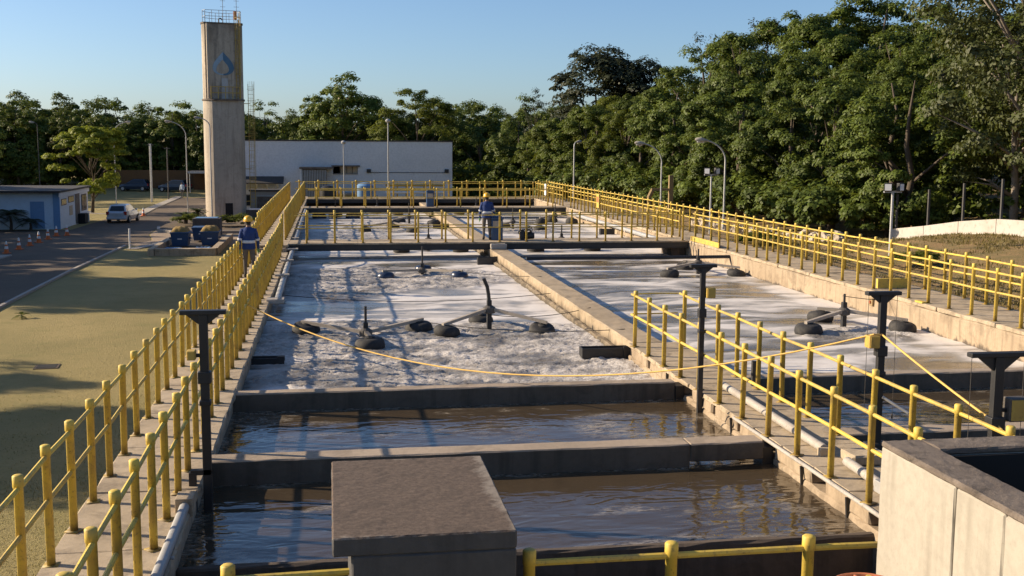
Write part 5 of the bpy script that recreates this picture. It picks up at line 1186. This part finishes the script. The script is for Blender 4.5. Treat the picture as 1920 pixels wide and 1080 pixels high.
# ================================================================== PLANTS
def leaf_quads(P, Nrm, size, rs, asp=0.62):
    n = len(P)
    Nrm = Nrm/np.maximum(np.linalg.norm(Nrm, axis=1, keepdims=True), 1e-6)
    t = rs.normal(size=(n, 3)); t -= (t*Nrm).sum(1, keepdims=True)*Nrm; t /= np.maximum(np.linalg.norm(t, axis=1, keepdims=True), 1e-6)
    b = np.cross(Nrm, t); s = (size*rs.uniform(.65, 1.3, n))[:, None]
    fold = Nrm*s*.16
    v = np.stack([P-t*s*.55, P+b*s*asp*.5+fold-t*s*.05, P+t*s*.6, P-b*s*asp*.5+fold-t*s*.05], 1).reshape(-1, 3)
    q = np.arange(n*4).reshape(-1, 4)
    return v, q
def crown_mesh(seed, r, z0, z1, nclump, per, leaf, mat, flat=0.62, squash=1.0, low=0.35, lob=0.25, clump_r=0.30, updir=0.55, droop=0.0, lobes=0):
    rs = np.random.RandomState(seed); cz = z0+(z1-z0)*0.5; hz = (z1-z0)*0.5
    d = rs.normal(size=(nclump*3, 3)); d /= np.linalg.norm(d, axis=1, keepdims=True); d = d[d[:, 2] > -1+low][:nclump]
    lobe = 1+lob*np.sin(3*np.arctan2(d[:, 1], d[:, 0])+seed)+lob*np.sin(5*d[:, 2]+2*np.arctan2(d[:, 1], d[:, 0])*2+seed*2)*.6
    rad = rs.uniform(.35, 1.0, len(d))**.45*np.minimum(lobe, 1.18)
    Cc = np.stack([d[:, 0]*r*rad, d[:, 1]*r*rad*squash, cz+d[:, 2]*hz*rad], 1)
    if lobes:      # big billows, each built of many leaf clumps, with dark hollows between
        ld = rs.normal(size=(lobes*3, 3)); ld /= np.linalg.norm(ld, axis=1, keepdims=True); ld = ld[ld[:, 2] > -1+low][:lobes]
        lr = rs.uniform(.50, .78, len(ld)); lc = np.stack([ld[:, 0]*r*lr, ld[:, 1]*r*lr*squash, cz+ld[:, 2]*hz*lr], 1)
        li = rs.randint(0, len(ld), len(d)); e = d.copy(); flip = (e*ld[li]).sum(1) < -.25; e[flip] *= -1
        sz = r*rs.uniform(.34, .48, len(ld))[li]
        Cc = lc[li]+e*(sz*rs.uniform(.55, 1.0, len(d)))[:, None]*np.array([1, 1, .9])
    cr = r*clump_r*rs.uniform(.55, 1.35, len(d))
    n = len(d)*per; ci = np.repeat(np.arange(len(d)), per)
    o = rs.normal(size=(n, 3)); o /= np.linalg.norm(o, axis=1, keepdims=True); rr = rs.uniform(.15, 1, n)**.42
    o[:, 2] = np.where(o[:, 2] < -.25, -o[:, 2]*.6, o[:, 2])
    P = Cc[ci]+o*(cr[ci]*rr)[:, None]*np.array([1, 1, flat])
    P[:, 2] -= droop*(np.linalg.norm(o[:, :2], axis=1)*cr[ci]*rr)
    out = P-np.array([0, 0, cz-hz*.3]); out /= np.maximum(np.linalg.norm(out, axis=1, keepdims=True), 1e-6)
    N_ = o*.95+out*.35+np.array([0, 0, updir*.7])+rs.normal(size=(n, 3))*.30
    v, q = leaf_quads(P, N_, leaf, rs)
    me = quad_mesh('crown', v, q); me.materials.append(mat)
    tint = np.clip(rs.uniform(.1, .9, len(d))[ci]*.55+rs.uniform(0, 1, n)*.45+.0, 0, 1); tint = np.where(rs.uniform(size=n) < .02, 1.0, tint*.92)
    at = me.attributes.new('tint', 'FLOAT', 'POINT'); at.data.foreach_set('value', np.repeat(tint, 4).astype(np.float32))
    return me, Cc
def trunk_mesh(seed, h, Cc, r0, z0, mat, nl=9):
    rnd = random.Random(seed); mb = MB(); bend = [Vector((rnd.gauss(0, .18)*k*.3, rnd.gauss(0, .18)*k*.3, h*k/5)) for k in range(6)]; bend[0] = Vector((0, 0, -.4))
    mb.tube(bend, [r0*1.35, r0, r0*.85, r0*.65, r0*.42, r0*.15], 8)
    for c in rnd.sample(list(Cc), min(nl, len(Cc))):
        c = Vector(c); t = min(max((c.z-z0*.2)/h*.55, .18), .75); k = t*5; a = bend[int(k)].lerp(bend[min(int(k)+1, 5)], k-int(k))
        m = a.lerp(c, .5)+Vector((0, 0, .25)); mb.tube([a, m, c], [r0*.42, r0*.26, r0*.07], 6)
    return mb.mesh('trunk', mat, True)
KIND = {}
def tree_kind(name, seeds, **k):
    out = []
    bark = k.pop('bark', M['bark']); r0 = k.pop('trunk_r', .2); nl = k.pop('limbs', 9)
    for s in seeds:
        cm, Cc = crown_mesh(s, **k); out.append((cm, trunk_mesh(s, k['z1']*.86, Cc, r0, k['z0'], bark, nl)))
    KIND[name] = out
tree_kind('forest', (11, 12, 13, 14, 15), r=3.7, z0=0.9, z1=11.6, nclump=150, per=220, leaf=.175, mat=M['leaf'], flat=.85, clump_r=.19, lob=.16, low=.2, updir=.35, lobes=26)
tree_kind('edge', (21, 22, 23), r=3.4, z0=0.0, z1=9.0, nclump=150, per=210, leaf=.165, mat=M['leaf'], flat=.8, clump_r=.17, lob=.18, low=.1, limbs=7, updir=.35, lobes=16)
tree_kind('farforest', (31, 32, 33, 34), r=4.6, z0=-0.4, z1=13.4, nclump=170, per=120, leaf=.29, mat=M['leaf'], flat=.85, clump_r=.20, lob=.07, low=.1, updir=.35, lobes=30)
tree_kind('round', (41,), r=5.6, z0=1.2, z1=15.5, nclump=170, per=190, leaf=.24, mat=M['leaf_bright'], flat=.75, clump_r=.17, lob=.15, low=.25, updir=.35, lobes=18)
tree_kind('feathery', (51,), r=4.4, z0=2.5, z1=15.2, nclump=190, per=130, leaf=.30, mat=M['leaf_dark'], flat=.40, clump_r=.30, lob=.0, updir=.9, droop=.28, low=.3)
tree_kind('brown', (61, 62), r=4.2, z0=0.6, z1=15.0, nclump=150, per=170, leaf=.17, mat=M['leaf_brown'], flat=.85, clump_r=.22, lob=.18, low=.15, bark=M['pale_bark'], limbs=16, updir=.3)
tree_kind('lone', (71,), r=3.7, z0=1.7, z1=8.9, nclump=95, per=170, leaf=.25, mat=M['leaf_sunny'], flat=.6, clump_r=.19, lob=.2, updir=.35, low=.15, lobes=17, limbs=18, trunk_r=.14)
tree_kind('wispy', (81,), r=2.0, z0=6.0, z1=14.6, nclump=90, per=26, leaf=.2, mat=M['leaf_dark'], flat=.8, clump_r=.26, lob=.15, low=.2, limbs=20, trunk_r=.12)
def tree(kind, x, y, s=1.0, label='', group=None, var=None, z=None, name='broadleaf_tree', sz=None):
    cm, tm = KIND[kind][rng.randrange(len(KIND[kind])) if var is None else var]
    root = thing(name, (x, y, gzf(x, y)-0.05 if z is None else z), label, 'tree', group, rng.uniform(0, 6.28)); root.scale = (s, s, sz or s*rng.uniform(.94, 1.06))
    inst('trunk', tm, root); inst('crown', cm, root); return root
GL = 'trees of the forest beyond the forest side walkway'; GF = 'trees of the far forest behind the yard and white building'
LR1 = 'leafy sunlit tree in the forest front row beyond the forest side walkway'
LR2 = 'leafy tree standing deeper in the forest beyond the forest side walkway'
LF1 = 'dark leafy tree in the far forest front row behind the yard and white building'
LF2 = 'dark leafy tree standing deeper in the far forest behind the yard'
# forest side: front row close to the walkway, then taller rows up the slope
rnd = random.Random(12)
y = 38.0
while y < 128:
    x = 27.6+rnd.uniform(-1.0, 1.2)-0.055*(y-40)
    if y > 46: tree('edge', x-0.8, y, rnd.uniform(.82, 1.08), LR1, GL)
    y += rnd.uniform(4.0, 5.4)
for (x0, dx, y0, y1, st, lo, hi) in ((32.2, -.045, 42, 140, 5.3, .86, 1.05), (38.2, -.03, 46, 150, 6.2, .98, 1.2), (45.5, -.02, 52, 165, 7.2, 1.05, 1.3)):
    y = y0
    while y < y1:
        tree('forest', x0+dx*(y-40)+rnd.uniform(-1.2, 1.2), y+rnd.uniform(-.8, .8), rnd.uniform(lo, hi)*(.72 if y > 104 else .86 if y > 96 else .82 if y < 66 else .95 if y < 80 else 1.12), LR2, GL); y += st*rnd.uniform(.85, 1.15)
tree('brown', 26.9, 40.2, 1.0, 'big tree with reddish brown leaves towering over the white bank wall', var=0)
tree('brown', 30.4, 36.0, 1.12, 'tall brownish tree behind the big reddish one over the white bank wall', var=1)
tree('brown', 32.6, 44.0, 1.05, 'tall brown tinged tree filling the canopy behind the big reddish tree', var=0)
tree('brown', 29.4, 45.2, .80, 'smaller brown tinged tree between the big reddish tree and the green forest', var=1)
tree('feathery', 28.4, 119, 1.14, 'dark feathery topped tree rising above the forest against the sky', var=0, name='feathery_tree')
tree('feathery', 32.4, 117, 1.02, 'second dark feathery tree, on the forest side of the taller one', var=0, name='feathery_tree')
for (x, y, s) in ((38.5, 112, 1.12), (40.5, 104, 1.12), (27, 150, .9)):
    tree('wispy', x, y, s, 'thin bare looking treetop poking above the forest canopy', 'thin treetops above the canopy', name='wispy_tree')
# low bushes closing the foot of the forest
bush_m, _ = crown_mesh(91, 1.5, 0.0, 1.9, 36, 80, .2, M['leaf'], flat=.8, clump_r=.34, low=.6); bush_m.name = 'bush'
y = 47.0
while y < 110:
    o = inst('shrub', bush_m, None, (24.4-0.045*(y-40)+rnd.uniform(-.8, .8), y, 0), (0, 0, rnd.uniform(0, 6)), (rnd.uniform(.8, 1.4),)*3); o.location.z = gzf(o.location.x, y)-.1
    tag(o, 'green shrub at the foot of the forest beyond the walkway', 'shrub', 'shrubs at the foot of the forest'); y += rnd.uniform(2.2, 3.4)
# far forest behind the yard and the white building
for (y0, st, lo, hi, L, x0, x1) in ((152, 5.2, .68, .84, LF1, -74, 34), (162, 5.0, .80, .93, LF2, -82, 40), (172, 5.4, .88, 1.0, LF2, -90, 46)):
    x = x0
    while x < x1:
        yy = y0+rnd.uniform(-3, 3)+(6 if -38 < x < -12 and y0 < 160 else 0)
        tree('farforest', x, yy, rnd.uniform(lo, hi), L, GF); x += st*rnd.uniform(.8, 1.2)
for (x, y, s) in ((-44, 146, .95), (-50, 143, 1.0), (-56, 141, 1.06), (-62, 138, 1.05), (-38.5, 150, .9), (18.5, 140, .8), (22.0, 132, .85), (14.0, 144, .85), (25.5, 127, .8), (9.0, 146, .8)):
    tree('farforest', x, y, s, LF1, GF)
tree('round', 21.8, 111, .60, 'rounded bright green tree at the near corner of the forest, by the dark gap', GL, name='round_tree')
tree('round', 26.5, 106, .72, 'broad bright green tree at the forest corner below the dark feathery tree', GL, name='round_tree')
tree('round', 24.2, 92, .56, 'bright bushy tree at the forest foot before the far lamp', GL, name='round_tree')
tree('round', 10.6, 141, .93, 'big rounded bright green tree showing above the roof of the white building', name='round_tree')
tree('farforest', 1.6, 150, 1.18, 'tallest dark tree top standing up above the far forest', var=1)
tree('lone', -21.9, 110, 1.0, 'lone bright green spreading tree in the sun beside the guard house', var=0, name='spreading_tree').rotation_euler.z = 0.6
# trees standing on the lawn side outside the view; they shade the yard and the lawn
for (kind, x, y, s) in (('forest', -26.2, 32.0, 1.02), ('forest', -29.5, 38.6, .95), ('edge', -24.5, 27.0, .95), ('forest', -33.5, 33.5, 1.05), ('forest', -30.5, 58.0, 1.12), ('forest', -27.0, 57.2, 1.0), ('forest', -32.5, 55.8, 1.1), ('forest', -28.5, 30.0, 1.0), ('edge', -25.0, 31.0, 1.25), ('edge', -25.5, 33.6, 1.2), ('forest', -25.8, 58.5, 1.05), ('edge', -27.5, 55.6, 1.3), ('edge', -24.5, 57.0, 1.2), ('edge', -28.0, 70.5, 1.1), ('edge', -30.0, 77.0, 1.15), ('edge', -27.0, 39.0, .95), ('forest', -34.5, 60.5, 1.12), ('forest', -31, 69.5, .85), ('forest', -33, 75.5, .95), ('forest', -33, 81.5, 1.0), ('farforest', -34, 88, .85), ('forest', -33, 94, .95), ('farforest', -43, 101, .9),
                        ('forest', -43, 56.5, 1.0), ('farforest', -47, 70, .9), ('farforest', -46, 86, .95), ('forest', -38, 128, 1.1), ('forest', -30, 63.5, .6), ('forest', -39, 66, 1.05)):
    tree(kind, x, y, s, 'leafy tree on the lawn side of the yard, casting shade over the lawn', 'trees shading the yard and lawn')
# undergrowth that closes the foot of both woods
def undergrowth(name, boxes, seed, leaf, per_m3, mat=None):
    rs = np.random.RandomState(seed); Ps, Ns = [], []
    for (x0, x1, y0, y1, h) in boxes:
        nc = int((x1-x0)*(y1-y0)*h*per_m3); c = np.stack([rs.uniform(x0, x1, nc), rs.uniform(y0, y1, nc), rs.uniform(0, 1, nc)**1.2*h], 1)
        c[:, 2] += ground_z(c[:, 0], c[:, 1]); n = nc*70; ci = np.repeat(np.arange(nc), 70)
        o = rs.normal(size=(n, 3)); o /= np.linalg.norm(o, axis=1, keepdims=True); o[:, 2] = np.abs(o[:, 2])*.9-.15
        Ps.append(c[ci]+o*(rs.uniform(.5, 1.1, nc)[ci]*rs.uniform(.3, 1, n))[:, None]*leaf*3.6); Ns.append(o+np.array([0, 0, .3])+rs.normal(size=(n, 3))*.45)
    v, q = leaf_quads(np.concatenate(Ps), np.concatenate(Ns), leaf, rs); me = quad_mesh(name, v, q); me.materials.append(mat or M['leaf'])
    at = me.attributes.new('tint', 'FLOAT', 'POINT'); at.data.foreach_set('value', np.repeat(rs.uniform(0, .8, len(q)), 4).astype(np.float32))
    return tag(inst(name, me), kind='stuff')
undergrowth('undergrowth', [(-75, -10, 158, 161, 5.0), (-10, 32, 152, 156, 5.5), (12.5, 25, 128, 132, 4.0)], 5, .42, .30)
undergrowth('undergrowth', [(28.6, 31, 32, 60, 3.6), (27.5, 29.5, 60, 125, 3.4), (33, 36, 34, 70, 4.5), (26.6, 28.2, 31, 44, 1.6)], 6, .26, .42)
# plants round the tower, palms before the guard house
for k, (x, y, s, lab) in enumerate(((-10.9, 92.0, 1.0, 'clipped green shrub in the planted island on the road side of the tower'), (-8.4, 91.0, .95, 'clipped green shrub before the tower door'), (-6.9, 91.4, 1.05, 'clipped green shrub at the walkway side of the tower'))):
    o = inst('shrub', None, None)
    bpy.data.objects.remove(o)
    o = inst('shrub', bush_m.copy(), None, (x, y, ZG+.02), (0, 0, k), (.62*s*1.3, .62*s, .42*s)); o.data.materials[0] = M['leaf_bright']; tag(o, lab, 'shrub', 'shrubs round the tower')
def fronds(name, n, ln, mat, seed, rise=.9, leaflets=26, wd=.3):
    rs = random.Random(seed); mb = MB(); vs, tint = [], []
    for k in range(n):
        a = k*2.399+rs.uniform(-.2, .2); el = rs.uniform(.15, 1.25)*rise; L = ln*rs.uniform(.75, 1.1); pts = []
        for j in range(leaflets+1):
            t = j/leaflets; rr = L*t*math.cos(el*(1-.5*t)); z = L*t*math.sin(el)-L*.62*t*t*1.1
            pts.append(Vector((rr*math.cos(a), rr*math.sin(a), z)))
        sd = Vector((-math.sin(a), math.cos(a), 0))
        for j in range(2, leaflets+1):
            w_ = wd*L*math.sin(math.pi*min(.98, (j/leaflets)*.9+.08))**.7; d = (pts[j]-pts[j-1]).normalized()
            for s_ in (-1, 1):
                tip = pts[j]+sd*s_*w_+d*w_*.5+Vector((0, 0, -.28*w_)); h_ = d*.5*(L/leaflets)
                mb.add([pts[j]-h_, pts[j]+h_, tip], [(0, 1, 2)])
    me = mb.mesh(name, mat); at = me.attributes.new('tint', 'FLOAT', 'POINT'); rr = np.random.RandomState(seed).uniform(.1, .9, len(me.vertices)); at.data.foreach_set('value', rr.astype(np.float32)); return me
pf = fronds('frond_crown', 17, 1.7, M['leaf_dark'], 3)
for (x, y, h, s, lab) in ((-23.4, 88.4, 1.1, 1.05, 'dark palm before the shaded guard house wall, the taller one'), (-22.0, 88.3, .6, .75, 'small dark palm nearer the guard house door'), (-24.8, 88.0, .9, .9, 'dark palm at the guard house wall on the frame edge side')):
    root = thing('palm', (x, y, ZG), lab, 'palm', 'palms before the guard house'); mb = MB(); mb.tube([(0, 0, 0), (.05, 0, h*.5), (0, 0, h)], [.13, .1, .08], 8); mb.build('trunk', M['bark'], root, True); inst('frond_crown', pf, root, (0, 0, h), (0, 0, x), (s, s, s))
cy = fronds('frond_crown', 20, 1.25, M['leaf_brown'], 5, rise=1.1)
root = thing('cycad', (-11.6, 94.6, ZG), 'spiky brownish plant at the foot of the street lamp in the planted island', 'plant'); inst('frond_crown', cy, root, (0, 0, .55), (0, 0, 0)); inst('frond_crown', cy, root, (.9, .4, .95), (0, 0, 1), (.8, .8, .8)); mb = MB(); mb.tube([(0, 0, 0), (0, 0, .6)], .16, 8); mb.build('stem', M['bark'], root, True); mb = MB(); mb.tube([(.9, .4, 0), (.9, .4, 1.0)], .12, 8); mb.build('stem', M['bark'], root, True)
sp = fronds('leaf_rosette', 9, .42, M['leaf_bright'], 8, rise=1.2, leaflets=10)
root = thing('seedling', (-11.5, 44.3, ZG), 'small yellowish seedling palm alone on the sunlit lawn', 'plant'); inst('leaf_rosette', sp, root, (0, 0, .1)); mb = MB(); mb.tube([(0, 0, -.02), (0, 0, .14)], .03, 6); mb.build('stem', M['bark'], root)

# grass: tufts on the bank and short blades on the lawn
def tufts(name, n, area, h, seed, mat, dens=None, per=1):
    rs = np.random.RandomState(seed); x0, x1, y0, y1 = area; x = rs.uniform(x0, x1, n); y = rs.uniform(y0, y1, n)
    if dens is not None: k = rs.uniform(size=n) < dens(x, y); x, y = x[k], y[k]; n = len(x)
    z = ground_z(x, y); m = x > 15.9; z = z+np.where(m, .16*(fbm(x*1.1, y*1.1, 5)-.5)*smooth01((x-15.9)/.8), 0)
    a = rs.uniform(0, 6.28, n); hh = h*rs.uniform(.5, 1.3, n); w_ = hh*.16+.003; ln = rs.normal(0, .35, (n, 2))*hh[:, None]
    b = np.stack([np.cos(a)*w_, np.sin(a)*w_, np.zeros(n)], 1); p = np.stack([x, y, z-.005], 1); tip = p+np.stack([ln[:, 0], ln[:, 1], hh], 1)
    v = np.stack([p-b, p+b, tip], 1).reshape(-1, 3); q = np.arange(n*3).reshape(-1, 3); me = quad_mesh(name, v, q); me.materials.append(mat)
    at = me.attributes.new('tint', 'FLOAT', 'POINT'); at.data.foreach_set('value', np.repeat(rs.uniform(0, 1, n), 3).astype(np.float32))
    return tag(inst(name, me), kind='stuff')
tufts('grass', 40000, (15.9, 25, 22, 50), .09, 1, M['grass_blade'], lambda x, y: np.clip((fbm(x*.9, y*.9, 5)-.40)*5, .05, 1))
tufts('grass', 110000, (-12.8, -2.8, 11, 44), .035, 2, M['lawn_blade'], lambda x, y: np.clip((fbm(x*.5, y*.5, 8)-.3)*3, .15, 1)*(1-smooth01((y-15)/26))**1.3)
for k, (x, y, s, lab) in enumerate(((17.6, 23.6, .42, 'bright green weed clump on the bank beside the railing'), (18.6, 33.5, .5, 'green weeds on the upper bank near the floodlight pole'), (17.4, 44, .6, 'green weeds beside the walkway near the rubble wall'))):
    o = inst('weed_clump', bush_m.copy(), None, (x, y, gzf(x, y)-.02), (0, 0, k), (s, s, s*.45)); o.data.materials[0] = M['leaf_bright']; tag(o, lab, 'plant', 'weeds on the bank')
bpy.data.meshes.remove(bpy.data.meshes['tmp']) if 'tmp' in bpy.data.meshes else None
